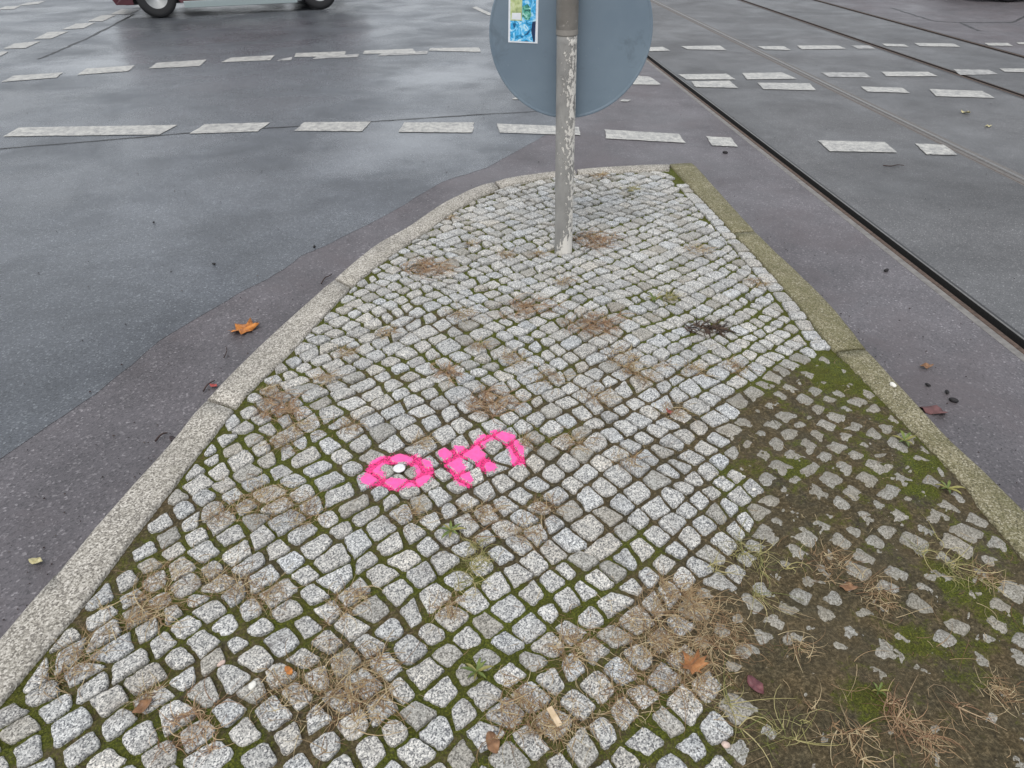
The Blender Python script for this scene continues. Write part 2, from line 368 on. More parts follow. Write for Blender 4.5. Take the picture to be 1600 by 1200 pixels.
# ---------------------------------------------------------------- island outline
def smooth_poly(pts, n=6):
    out = []
    q = [pts[0]] + pts + [pts[-1]]
    for i in range(1, len(q) - 2):
        for k in range(n):
            t = k / n; a, b_, c_, d = q[i - 1], q[i], q[i + 1], q[i + 2]
            out.append(.5 * ((2 * b_) + (c_ - a) * t + (2 * a - 5 * b_ + 4 * c_ - d) * t * t + (3 * b_ - a - 3 * c_ + d) * t ** 3))
    out.append(pts[-1]); return out
LO = [P(*p) for p in [(0, 993), (72, 913), (167, 800), (257, 700), (330, 613), (450, 497), (578, 388), (637, 353), (700, 312), (770, 283), (868, 267), (960, 260), (1046, 256)]]
LI = [P(*p) for p in [(37, 1053), (83, 1000), (127, 947), (200, 847), (322, 700), (380, 620), (450, 553), (550, 447), (627, 387), (663, 363), (722, 322), (785, 292), (868, 276), (960, 269), (1046, 265)]]
RO = [P(*p) for p in [(1084, 254), (1182, 361), (1240, 417), (1300, 477), (1356, 545), (1431, 627), (1499, 699), (1600, 794)]]
RI = [P(*p) for p in [(1046, 256), (1145, 361), (1187, 406), (1240, 466), (1306, 549), (1408, 655), (1507, 757), (1600, 873)]]
def ext(pts, first, L):
    a, b_ = (pts[0], pts[2]) if first else (pts[-1], pts[-3])
    d = (a - b_).normalized()
    return [a + d * L] + pts if first else pts + [a + d * L]
LO = ext(LO, True, 1.9); LI = ext(LI, True, 1.9); RO = ext(RO, False, 1.9); RI = ext(RI, False, 1.9)
def kerb(name, outer, inner, m, joints, label):
    """kerb solid with a rounded outer top edge; joints = fractions along where a dark gap is cut"""
    o = resample(outer, 90); i_ = resample(inner, 90); vs, fs = [], []
    for k in range(90):
        a, b_ = o[k], i_[k]; d = (b_ - a).normalized() if (b_ - a).length > 1e-5 else Vector((1, 0, 0))
        t = k / 89; gap = any(abs(t - j) < .0075 for j in joints)
        z = .004 + .0035 * (float(fbm(k * .35, 0, 9)) - .5) - (.012 if gap else 0)
        vs += [Vector((a.x, a.y, -.2)), Vector((a.x, a.y, z - .014)), a + d * .005 + Vector((0, 0, z - .004)), a + d * .014 + Vector((0, 0, z)),
               a.lerp(b_, .5) + Vector((0, 0, z + .001)), b_ - d * .006 + Vector((0, 0, z)), b_ + Vector((0, 0, z - .005)), Vector((b_.x, b_.y, -.2))]
    q = 8
    for k in range(89):
        for j in range(q - 1): fs.append((k * q + j, (k + 1) * q + j, (k + 1) * q + j + 1, k * q + j + 1))
    fs += [tuple(range(q)), tuple(range(89 * q, 90 * q))[::-1]]
    ob = mesh(name, vs, fs, m); tag(ob, label, None, None, 'structure')
    bm = bmesh.new(); bm.from_mesh(ob.data); bmesh.ops.recalc_face_normals(bm, faces=bm.faces); bm.to_mesh(ob.data); bm.free()
    return ob
def resample(pts, n):
    L = [0]
    for a, b_ in zip(pts, pts[1:]): L.append(L[-1] + (b_ - a).length)
    out = []; j = 0
    for k in range(n):
        s = L[-1] * k / (n - 1)
        while j < len(L) - 2 and L[j + 1] < s: j += 1
        out.append(pts[j].lerp(pts[j + 1], (s - L[j]) / max(1e-9, L[j + 1] - L[j])))
    return out
def frac(pts, p):
    L = [0]
    for a, b_ in zip(pts, pts[1:]): L.append(L[-1] + (b_ - a).length)
    j = min(range(len(pts)), key=lambda i: (pts[i] - p).length); return L[j] / L[-1]
# kerb stones: the joints are real gaps, so each run is built as separate solids within one mesh per kerb
def kerb_run(name, outer, inner, m, cuts, label):
    o = resample(outer, 400); i_ = resample(inner, 400); V, F = [], []
    cuts = [0] + sorted(cuts) + [1]
    for a_, b2 in zip(cuts, cuts[1:]):
        k0, k1 = int(a_ * 399), int(b2 * 399); n_ = max(3, (k1 - k0) // 5); ks = [k0 + (k1 - k0) * t / n_ for t in range(n_ + 1)]
        dzs = random.uniform(-.0015, .0015); s = len(V); q = 8
        for e, kf in enumerate(ks):
            if e == 0 and a_ > 0: kf += .45
            if e == n_ and b2 < 1: kf -= .45
            kk = min(398, int(kf)); tt = kf - kk
            a = o[kk].lerp(o[kk + 1], tt); b_ = i_[kk].lerp(i_[kk + 1], tt); d = (b_ - a).normalized()
            end = e in (0, n_); z = .003 + dzs + .002 * (float(fbm(kf * .1, 0, 9)) - .5) - (.003 if end else 0)
            wv = d * (float(fbm(kf * .3, 3, 5)) - .5) * .006
            a = a + wv
            V += [Vector((a.x, a.y, -.2)), Vector((a.x, a.y, z - .016)), a + d * .004 + Vector((0, 0, z - .006)), a + d * .014 + Vector((0, 0, z)),
                  a.lerp(b_, .5) + Vector((0, 0, z + .001)), b_ - d * .006 + Vector((0, 0, z)), b_ + Vector((0, 0, z - .005)), Vector((b_.x, b_.y, -.2))]
        for k in range(n_):
            for j in range(q - 1): F.append((s + k * q + j, s + (k + 1) * q + j, s + (k + 1) * q + j + 1, s + k * q + j + 1))
        F += [tuple(range(s, s + q)), tuple(range(s + n_ * q, s + (n_ + 1) * q))[::-1]]
    ob = mesh(name, V, F, m, None, False); tag(ob, label, None, None, 'structure')
    bm = bmesh.new(); bm.from_mesh(ob.data); bmesh.ops.recalc_face_normals(bm, faces=bm.faces); bm.to_mesh(ob.data); bm.free()
    ob.data.polygons.foreach_set('use_smooth', [len(p.vertices) == 4 for p in ob.data.polygons])
    return ob
SLO, SLI, SRO, SRI = smooth_poly(LO), smooth_poly(LI), smooth_poly(RO), smooth_poly(RI)
# outer and inner runs are matched by projecting the inner one on the outer one
def match_inner(outer, inner):
    inn = resample(inner, 1500); out = []; 
    oo = resample(outer, 400)
    j = 0
    for k, p in enumerate(oo):
        d = (oo[min(399, k + 3)] - oo[max(0, k - 3)]).normalized()
        best = min(range(j, min(j + 120, 1500)), key=lambda i: abs((inn[i] - p).dot(d)))
        j = max(j, best); out.append(inn[best].copy())
    return oo, out
oL, iL = match_inner(SLO, SLI); oR, iR = match_inner(SRO, SRI)
iL[-1] = SLI[-1].copy()
kerb_run('kerb', oL, iL, M_kerbL, [frac(oL, P(325, 620)), frac(oL, P(517, 433)), frac(oL, P(775, 282)), frac(oL, P(905, 263)), .14], 'pale speckled concrete kerb curving along the left and far edge of the traffic island')
kerb_run('kerb', oR, iR, M_kerbR, [frac(oR, P(1182, 361)), frac(oR, P(1356, 545)), .72], 'mossy olive-stained kerb along the tram side of the traffic island')

inner_poly = [p for p in SLI[:-1]] + [p for p in SRI[3:]]
IPx = np.array([p.x for p in inner_poly]); IPy = np.array([p.y for p in inner_poly])
mid_poly = [a.lerp(b_, .5) for a, b_ in zip(oL, iL)][:-4:8] + [a.lerp(b_, .5) for a, b_ in zip(oR, iR)][3::8]
def inside(x, y, poly):
    x = np.asarray(x, float); y = np.asarray(y, float); r = np.zeros(x.shape, bool); n_ = len(poly); j = n_ - 1
    for i in range(n_):
        xi, yi, xj, yj = poly[i].x, poly[i].y, poly[j].x, poly[j].y
        if yi != yj:
            c_ = ((yi > y) != (yj > y)) & (x < (xj - xi) * (y - yi) / (yj - yi) + xi); r ^= c_
        j = i
    return r
def seg_dist(x, y, pts):
    d = np.full(np.shape(x), 1e9)
    for a, b_ in zip(pts, pts[1:]):
        ex, ey = b_.x - a.x, b_.y - a.y; L = ex * ex + ey * ey + 1e-12
        t = np.clip(((x - a.x) * ex + (y - a.y) * ey) / L, 0, 1)
        d = np.minimum(d, np.hypot(x - a.x - t * ex, y - a.y - t * ey))
    return d
# zone on the right where soil has washed over the stones
zone_px = [(1318, 548), (1270, 556), (1205, 572), (1150, 615), (1128, 665), (1150, 715), (1195, 760), (1188, 830), (1150, 905), (1085, 950), (1075, 1000), (1120, 1060), (1150, 1130), (1135, 1200), (1120, 1400), (1100, 1900), (3200, 1900), (2400, 1400)]
zone = [P(*p) for p in zone_px]
def zone_sd(x, y):
    d = seg_dist(x, y, zone + [zone[0]]); return np.where(inside(x, y, zone), d, -d)
def gauss(x, y, px, r):
    p = P(*px); return np.exp(-((x - p.x) ** 2 + (y - p.y) ** 2) / (r * r))
corner = P(1370, 1140)
def soil_fields(x, y):
    sd = zone_sd(x, y) + .10 * (fbm(x * 6, y * 6, 21) - .5)
    z = np.clip((sd + .02) / .045, 0, 1)
    deep = np.clip(1 - np.hypot((x - corner.x) / .50, (y - corner.y) / .27), 0, 1) ** .7
    n1 = fbm(x * 11, y * 11, 31) - .5; n2 = fbm(x * 45, y * 45, 41, 3) - .5
    h0 = -.0102 - .003 * np.clip((y - 1.6) / 1.5, 0, 1) + .006 * (fbm(x * 4, y * 4, 51) - .5) + .006 * n2
    h1 = -.0034 + .010 * n1 + .0075 * n2 + .005 * (fbm(x * 95, y * 95, 43, 2) - .5) + deep * .0060
    hz = h0 * (1 - z) + h1 * z
    # thin dirt lying over some stones in the middle of the island
    m = fbm(x * 3.1, y * 3.1, 61) * .75 + .25 * fbm(x * 16, y * 16, 62)
    moss = .40 + (m - .5) * 1.6
    moss = moss + .34 * np.clip((y - 1.3) / 1.1, 0, 1) + .18 * np.clip(x / .8, -1, 1) * np.clip((y - 1.2) / 1, 0, 1)
    moss = moss * (1 - .6 * z) + .06 * z + z * .8 * (fbm(x * 26, y * 26, 66) - .5)
    for px, r, a in (((1300, 575), .10, .55), ((1350, 610), .05, .5), ((1240, 730), .06, .55), ((1200, 600), .05, .25), ((1360, 1090), .055, .6), ((1410, 1000), .05, .4), ((1500, 1020), .06, .5), ((750, 1040), .07, .7), ((650, 1110), .05, .5), ((1480, 900), .05, .35), ((880, 960), .09, .5), ((940, 900), .08, .4), ((1010, 850), .08, .4), ((760, 940), .07, .5), ((1420, 760), .08, .3), ((1450, 720), .05, .4), ((1560, 960), .08, .4)):
        moss = moss + a * gauss(x, y, px, r)
    hz = hz + .003 * np.clip(moss - .4, 0, 1)
    return hz, moss, z, deep

# ---------------------------------------------------------------- cobbles
ANG = math.radians(43); ca, sa = math.cos(ANG), math.sin(ANG)
def warp(s, t):
    x = s * ca - t * sa; y = s * sa + t * ca + 1.6
    wx = .085 * (float(vnoise(x * .9, y * .9, 71)) - .5) + .035 * (float(vnoise(x * 3, y * 3, 72)) - .5)
    wy = .085 * (float(vnoise(x * .9, y * .9, 73)) - .5) + .035 * (float(vnoise(x * 3, y * 3, 74)) - .5)
    arc = .035 * math.sin(x * 2.6 + 2.4)
    return Vector((x + wx, y + wy + arc, 0))
def clip(poly, a, nrm):
    out = []
    for i in range(len(poly)):
        p, q = poly[i], poly[(i + 1) % len(poly)]; dp = (p - a).dot(nrm); dq = (q - a).dot(nrm)
        if dp >= 0: out.append(p)
        if dp * dq < 0: out.append(p.lerp(q, dp / (dp - dq)))
    return out
def area(p):
    return .5 * abs(sum(p[i].x * p[(i + 1) % len(p)].y - p[(i + 1) % len(p)].x * p[i].y for i in range(len(p))))
lin = resample(SLI, 26); rin = resample(SRI, 20)
edges = []
for pts, sgn in ((lin, -1), (rin, -1)):
    for a, b_ in zip(pts, pts[1:]):
        d = (b_ - a).normalized(); nn = Vector((d.y, -d.x, 0)); edges.append((a, b_, nn, pts is rin))
Ycut = P(1306, 549).y; Ytop = P(1060, 285).y
quads = []
GAP = .0046
def rowline(j, s_):      # the shared wavy joint between two rows
    return .014 * (float(vnoise(s_ * 9, j * 3.7, 81)) - .5) + .010 * (float(vnoise(s_ * 21, j * 5.1, 82)) - .5)
t = -3.2; brk = []; x_ = -3.5
while x_ < 3.5: brk.append(x_); x_ += random.uniform(.054, .072)
j = 0
while t < 3.2:
    th_ = random.choice((.057, .061, .064, .068)) + random.uniform(-.002, .002)
    sh = random.uniform(-.012, .012); nb = [b_ + sh + random.uniform(-.008, .008) for b_ in brk]
    brk = [nb[0]]
    for b_ in nb[1:]:
        w0 = b_ - brk[-1]
        if w0 < .046: continue
        if w0 > .088: brk.append(brk[-1] + w0 * random.uniform(.45, .55))
        elif w0 < .052: b_ += .004
        brk.append(b_)
    tilt = [random.gauss(0, .0045) for _ in brk]
    for k in range(len(brk) - 1):
        s0, s1 = brk[k], brk[k + 1]
        c0 = warp((s0 + s1) / 2, t + th_ / 2)
        if -1.9 < c0.x < 2.2 and -.35 < c0.y < 4.2:
            cs = [(s0 - tilt[k], 0), (s1 - tilt[k + 1], 0), (s1 + tilt[k + 1], 1), (s0 + tilt[k], 1)]
            g = GAP * random.uniform(.5, 1.6); qq = []
            for (a, up), (ix, iy) in zip(cs, ((1, 1), (-1, 1), (-1, -1), (1, -1))):
                b_ = t + up * th_ + rowline(j + up, a)
                qq.append(warp(a + ix * (g + random.expovariate(1 / .0016)), b_ + iy * (g + random.expovariate(1 / .0016))))
            quads.append(qq)
    t += th_; j += 1
stones = []
for q in quads:
    c0 = sum(q, Vector()) / 4
    if not (-1.9 < c0.x < 2.2): continue
    poly = q; a0 = area(q)
    for a, b_, nn, isr in edges:
        mx = (a + b_) / 2
        if (mx - c0).length > .3: continue
        off = .004
        if isr and Ycut - .03 < c0.y < Ytop: off = .070
        poly = clip(poly, a + nn * off, nn)
        if len(poly) < 3: break
    if len(poly) < 3 or area(poly) < .00055: continue
    cc = sum(poly, Vector()) / len(poly)
    if not inside(np.array([cc.x]), np.array([cc.y]), inner_poly)[0]: continue
    if (cc - P(880, 390)).length < .052: continue
    stones.append(poly)
# the border row along the tram-side kerb
rr = resample(SRI, 600); acc = 0; st = None; L = .07
run = [p for p in rr if Ycut - .01 < p.y < Ytop]
i = 0
while i < len(run) - 1:
    j = i
    L = random.uniform(.055, .085)
    while j < len(run) - 1 and (run[j] - run[i]).length < L: j += 1
    d = (run[j] - run[i]).normalized() if j > i else Vector((0, 1, 0)); nn = Vector((d.y, -d.x, 0))
    if (run[j] - run[i]).length > .04:
        a, b_ = run[i] + d * .0055, run[j] - d * .0055; w_ = random.uniform(.056, .062)
        stones.append([a + nn * .006, b_ + nn * .006, b_ + nn * w_, a + nn * w_])
    i = j if j > i else i + 1

NV = 20; V, F, T = [], [], []
base_n = 0
for poly in stones:
    # rounded outline
    c0 = sum(poly, Vector()) / len(poly); n_ = len(poly); pts = []
    per = sum((poly[(i + 1) % n_] - poly[i]).length for i in range(n_))
    rad = random.choice((.003, .004, .005, .007, .012)) if n_ == 4 else .004
    cp = []
    for i in range(n_):
        p, a, b_ = poly[i], poly[i - 1], poly[(i + 1) % n_]
        da, db = (a - p), (b_ - p); ra, rb = min(rad, da.length * .4), min(rad, db.length * .4)
        A, B = p + da.normalized() * ra, p + db.normalized() * rb
        for tt in (0, .5, 1): cp.append((1 - tt) ** 2 * A + 2 * tt * (1 - tt) * p + tt * tt * B)
    cp.append(cp[0]); ring = resample(cp, NV + 1)[:-1]
    # make sure it runs anticlockwise
    ar = sum(ring[i].x * ring[(i + 1) % NV].y - ring[(i + 1) % NV].x * ring[i].y for i in range(NV))
    if ar < 0: ring = ring[::-1]
    sd_ = random.random() * 100
    for i in range(NV):
        r_ = ring[i] - c0; k = 1.015 + .17 * (float(vnoise(sd_ + i * .6, 1.5, 5)) - .5) + .05 * random.uniform(-1, 1)
        ring[i] = c0 + r_ * k
    top = random.gauss(0, .0018) - .001; tx, ty = random.gauss(0, .028), random.gauss(0, .028)
    zf, mo, zo, dp = soil_fields(np.array([c0.x]), np.array([c0.y]))
    zo = float(zo[0])
    br = min(1, max(0, random.gauss(.6, .17))); wm = min(1, max(0, random.gauss(.42, .2))); di = min(1, .12 + 1.1 * zo + (random.random() < .10) * .5 + .1 * random.random())
    s0 = len(V)
    dome = .0055 + .003 * random.random()
    for (sc, dz) in ((1.0, -.05), (1.015, -.0085), (1.0, -.0038), (.955, -.0010), (.82, -.0001), (.48, .0), (.2, .0003)):
        for p in ring:
            r_ = (p - c0) * sc; x, y = c0.x + r_.x, c0.y + r_.y
            nz = .0022 * (float(vnoise(x * 75, y * 75, 8)) - .5) + .003 * (float(vnoise(x * 30 + sd_, y * 30, 9)) - .5) if dz > -.02 else 0
            zz = top + dz * (1 + .4 * zo) - zo * dome * .7 * sc * sc + tx * r_.x + ty * r_.y + nz
            V.append((x, y, zz)); T.append((br, wm, di))
    V.append((c0.x, c0.y, top)); T.append((br, wm, di)); ce = len(V) - 1
    for k in range(6):
        for i in range(NV):
            a = s0 + k * NV + i; b2 = s0 + k * NV + (i + 1) % NV; F.append((a, b2, b2 + NV, a + NV))
    for i in range(NV): F.append((s0 + 6 * NV + i, s0 + 6 * NV + (i + 1) % NV, ce))
cob = mesh('cobblestone_paving', V, F, M_granite, None, True)
tag(cob, 'small grey granite cobblestones laid in diagonal rows on the traffic island', None, None, 'structure')
attr(cob, 'tint', np.array(T, np.float32))
print('stones', len(stones), 'verts', len(V))
bvh_c = BVHTree.FromPolygons(V, F)

# ---------------------------------------------------------------- soil bed
G = .0075
xs = np.arange(-2.3, 2.6, G); ys = np.arange(-.9, 4.4, G)
X, Y = np.meshgrid(xs, ys); ins = inside(X, Y, mid_poly)
Z, MO, ZO, DP = soil_fields(X, Y)
JX = X + (rng.random(X.shape) - .5) * G * .5; JY = Y + (rng.random(X.shape) - .5) * G * .5
Z = Z + (rng.random(X.shape) - .5) * .0022
idx = -np.ones(X.shape, int); idx[ins] = np.arange(ins.sum())
q = np.stack([idx[:-1, :-1], idx[:-1, 1:], idx[1:, 1:], idx[1:, :-1]], -1).reshape(-1, 4); q = q[(q >= 0).all(1)]
sv = np.stack([JX[ins], JY[ins], Z[ins]], -1)
me = bpy.data.meshes.new('soil_bed'); me.vertices.add(len(sv)); me.vertices.foreach_set('co', sv.ravel())
me.loops.add(len(q) * 4); me.loops.foreach_set('vertex_index', q.ravel().astype(np.int32)); me.polygons.add(len(q))
me.polygons.foreach_set('loop_start', np.arange(0, len(q) * 4, 4, dtype=np.int32)); me.polygons.foreach_set('loop_total', np.full(len(q), 4, np.int32))
me.polygons.foreach_set('use_smooth', np.ones(len(q), bool)); me.materials.append(M_soil); me.update(calc_edges=True)
soil = bpy.data.objects.new('soil', me); C.objects.link(soil); soil['kind'] = 'structure'
attr(soil, 'moss', np.stack([MO[ins]] * 3, -1).astype(np.float32))
def soil_z(x, y):
    h, m_, z_, d_ = soil_fields(np.array([x]), np.array([y])); return float(h[0])
def top_z(x, y):
    r = bvh_c.ray_cast(Vector((x, y, .5)), Vector((0, 0, -1)))
    return r[0].z if r[0] is not None else -1
def gz(x, y, hs=None):
    return max(top_z(x, y), soil_z(x, y))

# ---------------------------------------------------------------- moss tips (stuff)
M_mossfz = plain('moss tips', (.085, .10, .014), .9, 0, .7, 120)
def blades(N, pick, hmin, hmax, wd, m, name, label, thr):
    px = rng.uniform(-1.7, 2.2, N * 14); py = rng.uniform(.45, 3.6, N * 14)
    w_ = rng.random(N * 14) < 1.2 / (1 + py * py)       # denser near by
    px, py = px[w_], py[w_]; ok = inside(px, py, inner_poly); px, py = px[ok], py[ok]
    h_, mo, zo, dp = soil_fields(px, py); ok = pick(mo, zo, px, py); px, py, h_ = px[ok], py[ok], h_[ok]
    V, F = [], []
    for x, y, z in zip(px, py, h_):
        if top_z(x, y) > z - .001: continue
        if len(V) > N * 3: break
        a = random.uniform(0, 2 * PI); hh = random.uniform(hmin, hmax); dx, dy = math.cos(a) * wd / 2, math.sin(a) * wd / 2; k = len(V)
        lx, ly = random.gauss(0, .5) * hh, random.gauss(0, .5) * hh
        V += [(x - dx, y - dy, z - .001), (x + dx, y + dy, z - .001), (x + lx, y + ly, z + hh)]; F.append((k, k + 1, k + 2))
    o = mesh(name, V, F, m); tag(o, label, None, None, 'stuff'); return o
blades(30000, lambda mo, zo, x, y: mo + .5 * (fbm(x * 60, y * 60, 91) - .5) > .5, .002, .0065, .0022, M_mossfz, 'moss', 'green moss tips growing in the joints between the cobblestones', .5)

# ---------------------------------------------------------------- grass
def grassmat(name, a, b_, c_):
    m, n, b = mat(name, .75, .3); co = coord(n)
    oi = n.nodes.new('ShaderNodeNewGeometry')
    c = ramp(n, oi.outputs['Random Per Island'], [(0, a), (.5, b_), (1, c_)]); n.links.new(c, b.inputs['Base Color'])
    b.inputs['Subsurface Weight'].default_value = 0
    return m
M_dry = grassmat('dry grass', (.14, .075, .038), (.28, .19, .10), (.47, .385, .23))
M_rusty = grassmat('rusty dead grass', (.13, .065, .036), (.27, .165, .09), (.42, .31, .19))
M_green = grassmat('half green grass', (.10, .12, .03), (.26, .23, .09), (.40, .34, .17))
M_dark = grassmat('rotten grass', (.015, .010, .008), (.05, .03, .02), (.12, .08, .05))
def add_blade(V, F, x, y, a, L, wd, rise, bend, segs=5):
    z = soilz_fast(x, y); px, py = x, y; k0 = len(V); th = a
    for s in range(segs + 1):
        t = s / segs; hz = z + rise * math.sin(min(1, t * 1.05) * PI * .62) * L
        w_ = wd * (1 - t * .75) / 2; nx, ny = -math.sin(th) * w_, math.cos(th) * w_
        base = surf(px, py) if s else z
        hz = max(hz, base + .0012)
        V.append((px - nx, py - ny, hz)); V.append((px + nx, py + ny, hz + wd * .25))
        if s < segs:
            th += bend / segs; px += math.cos(th) * L / segs; py += math.sin(th) * L / segs
            F.append((k0 + 2 * s, k0 + 2 * s + 1, k0 + 2 * s + 3, k0 + 2 * s + 2))
# cheap lookup of the surface height
def surf(x, y):
    t_ = top_z(x, y); ix = int((x + 2.3) / G); iy = int((y + .9) / G)
    s_ = Z[iy, ix] if 0 <= iy < Z.shape[0] and 0 <= ix < Z.shape[1] else -.01
    return max(t_, float(s_))
soilz_fast = surf
def tuft_mesh(name, cx, cy, r, n_, m, rise=.35, wd=.0016, parent=None, ax=1, ay=1, Lk=1.0, origin=True):
    V, F = [], []; roots = max(2, n_ // 7)
    r *= 1.25; n_ = int(n_ * 1.4)
    rt = [(cx + random.gauss(0, r * .5) * ax, cy + random.gauss(0, r * .5) * ay) for _ in range(roots)]
    for i in range(n_):
        x, y = random.choice(rt); x += random.gauss(0, .004); y += random.gauss(0, .004)
        a = random.uniform(0, 2 * PI); L = r * random.choice((.25, .4, .55, .8, 1.15)) * random.uniform(.7, 1.2) * Lk
        add_blade(V, F, x, y, a, L, wd * (1 + .22 * max(0, cy - 1)) * random.uniform(.6, 1.4), rise * random.uniform(.0, .6), random.gauss(0, 1.5))
    z0 = surf(cx, cy)
    V = [(a - cx, b_ - cy, c_ - z0) for a, b_, c_ in V]
    o = mesh(name, V, F, m); o.location = (cx, cy, z0); return o
GR = 'dead grass tufts growing between the cobbles'
tufts = [ # px, py, radius m, blades, material, rise, label
 (545, 1085, .060, 260, M_dry, .4, 'wide straw-brown grass tuft at the bottom, left of the centre'),
 (820, 1108, .050, 200, M_dry, .45, 'straw-brown grass tuft at the bottom centre beside a pale wood chip'),
 (1060, 1010, .070, 240, M_dry, .35, 'large sprawling straw tuft at the left edge of the mud around the orange-brown leaf'),
 (1075, 925, .050, 150, M_dry, .45, 'loose straw tuft where the cobbles meet the soil, above the largest tuft'),
 (978, 568, .055, 150, M_dry, .55, 'pale spiky dry tuft standing in the middle of the island'),
 (765, 628, .060, 190, M_rusty, .35, 'rusty brown tuft directly above the pink letter m'),
 (695, 582, .040, 130, M_rusty, .35, 'small rusty tuft to the upper left of the pink writing'),
 (432, 640, .060, 190, M_rusty, .3, 'rusty tuft beside the joint of the pale left kerb'),
 (932, 505, .065, 220, M_rusty, .3, 'broad brown tuft matted over the cobbles, above the pale spiky tuft'),
 (925, 375, .070, 260, M_rusty, .35, 'brown tuft at the foot of the sign post, on its right'),
 (820, 477, .060, 170, M_rusty, .25, 'flat brown tuft below the sign post, left of centre'),
 (672, 417, .075, 240, M_rusty, .22, 'long flat russet tuft near the left kerb, level with the post base'),
 (230, 945, .055, 170, M_dry, .35, 'straw tuft over the cobbles beside the lower left kerb'),
 (300, 1130, .040, 120, M_rusty, .4, 'reddish-brown tuft near the bottom left corner'),
 (540, 945, .038, 110, M_dry, .45, 'small pale tuft between the pink letter o and the bottom edge'),
 (735, 868, .045, 110, M_green, .4, 'thin greenish tuft just below the leafy weed'),
 (1160, 885, .060, 90, M_green, .6, 'long-bladed greenish tuft at the left edge of the muddy area'),
 (1190, 1120, .075, 45, M_green, .6, 'sparse long-bladed tuft on the mud near the bottom edge'),
 (1410, 1120, .060, 90, M_rusty, .4, 'purple-brown tuft lying on the mud at the lower right'),
 (1320, 1155, .045, 90, M_dry, .5, 'small straw tuft on the mud left of the purple-brown one'),
 (1490, 885, .070, 60, M_green, .5, 'sparse arching tuft on the mud beside the right kerb'),
 (1040, 465, .035, 90, M_green, .7, 'small yellow-green tuft to the left of the dark rotten clump'),
 (935, 272, .050, 150, M_dry, .3, 'straw tuft against the far kerb of the island'),
 (985, 296, .035, 90, M_green, .45, 'small olive tuft at the far end of the island'),
 (750, 795, .045, 90, M_dry, .35, 'loose straw blades just under the pink letter m'),
 (870, 1020, .040, 90, M_dry, .35, 'narrow straw tuft in a mossy joint at the lower centre'),
]
for (px, py, r, n_, m_, rise, lb) in tufts:
    p = P(px, py); o = tuft_mesh('grass_tuft', p.x, p.y, r, n_, m_, rise); tag(o, lb, 'grass tuft', GR)
# the smaller growth nobody would count
def scatter_grass():
    V, F = [], []; spots = [(700, 340, .03), (840, 395, .03), (790, 397, .035), (735, 380, .02), (505, 592, .04), (540, 548, .03), (430, 790, .07), (350, 800, .05), (400, 770, .05), (440, 690, .05), (480, 800, .05), (420, 930, .05), (340, 900, .05), (250, 900, .05), (130, 1020, .05), (100, 1050, .04), (380, 920, .04), (960, 1095, .05), (905, 1000, .05), (990, 990, .05), (820, 830, .05), (850, 790, .04), (1085, 577, .04), (1150, 572, .04), (1090, 390, .05), (1180, 440, .04), (720, 490, .05), (860, 590, .05), (1050, 640, .04), (640, 800, .04), (660, 690, .03), (1110, 960, .06), (1140, 1000, .06), (1000, 1060, .05), (1030, 950, .05), (880, 1130, .05), (1090, 1060, .06), (1300, 880, .05), (1370, 930, .04), (1540, 900, .03), (1560, 1080, .03), (1450, 1160, .03), (1250, 1010, .02), (440, 1080, .05), (510, 1040, .05), (230, 1090, .03), (700, 950, .04), (895, 690, .05), (980, 720, .03), (820, 690, .02), (545, 665, .04), (600, 520, .03), (880, 440, .03), (1010, 590, .03), (800, 560, .05), (750, 540, .03), (930, 620, .04), (470, 665, .04), (415, 610, .03)]
    for (px, py, r) in spots:
        p = P(px, py)
        for i in range(int(2300 * r)):
            x, y = p.x + random.gauss(0, r * .55), p.y + random.gauss(0, r * .5)
            add_blade(V, F, x, y, random.uniform(0, 2 * PI), random.uniform(.012, .055), .0014 * (1 + .25 * max(0, p.y - 1)) * random.uniform(.6, 1.3), .3 * random.random(), random.gauss(0, 1), 4)
    for i in range(1500):
        x, y = random.uniform(-1.3, 1.7), random.uniform(.6, 3.4)
        if random.random() > 1.3 / (1 + y): continue
        if not inside(np.array([x]), np.array([y]), inner_poly)[0] or float(fbm(x * 3, y * 3, 77)) < .47: continue
        add_blade(V, F, x, y, random.uniform(0, 2 * PI), random.uniform(.01, .035), .0012, .12 * random.random(), random.gauss(0, .8), 3)
    # long thin stalks over the mud
    for i in range(70):
        p = P(random.uniform(1130, 1600), random.uniform(850, 1190))
        add_blade(V, F, p.x, p.y, random.uniform(0, 2 * PI), random.uniform(.03, .11), .0012, .25 * random.random(), random.gauss(0, 1.3), 6)
    o = mesh('dry_grass', V, F, M_dry); tag(o, 'thin dry grass and straw scattered over the cobbles and soil', None, None, 'stuff')
scatter_grass()
p = P(1110, 510); o = tuft_mesh('dead_plant', p.x, p.y,   .045, 130, M_dark, .2, .004, ax=1.3, ay=.6); tag(o, 'dark rotten plant clump lying on the cobbles near the tram-side kerb', 'dead plant')
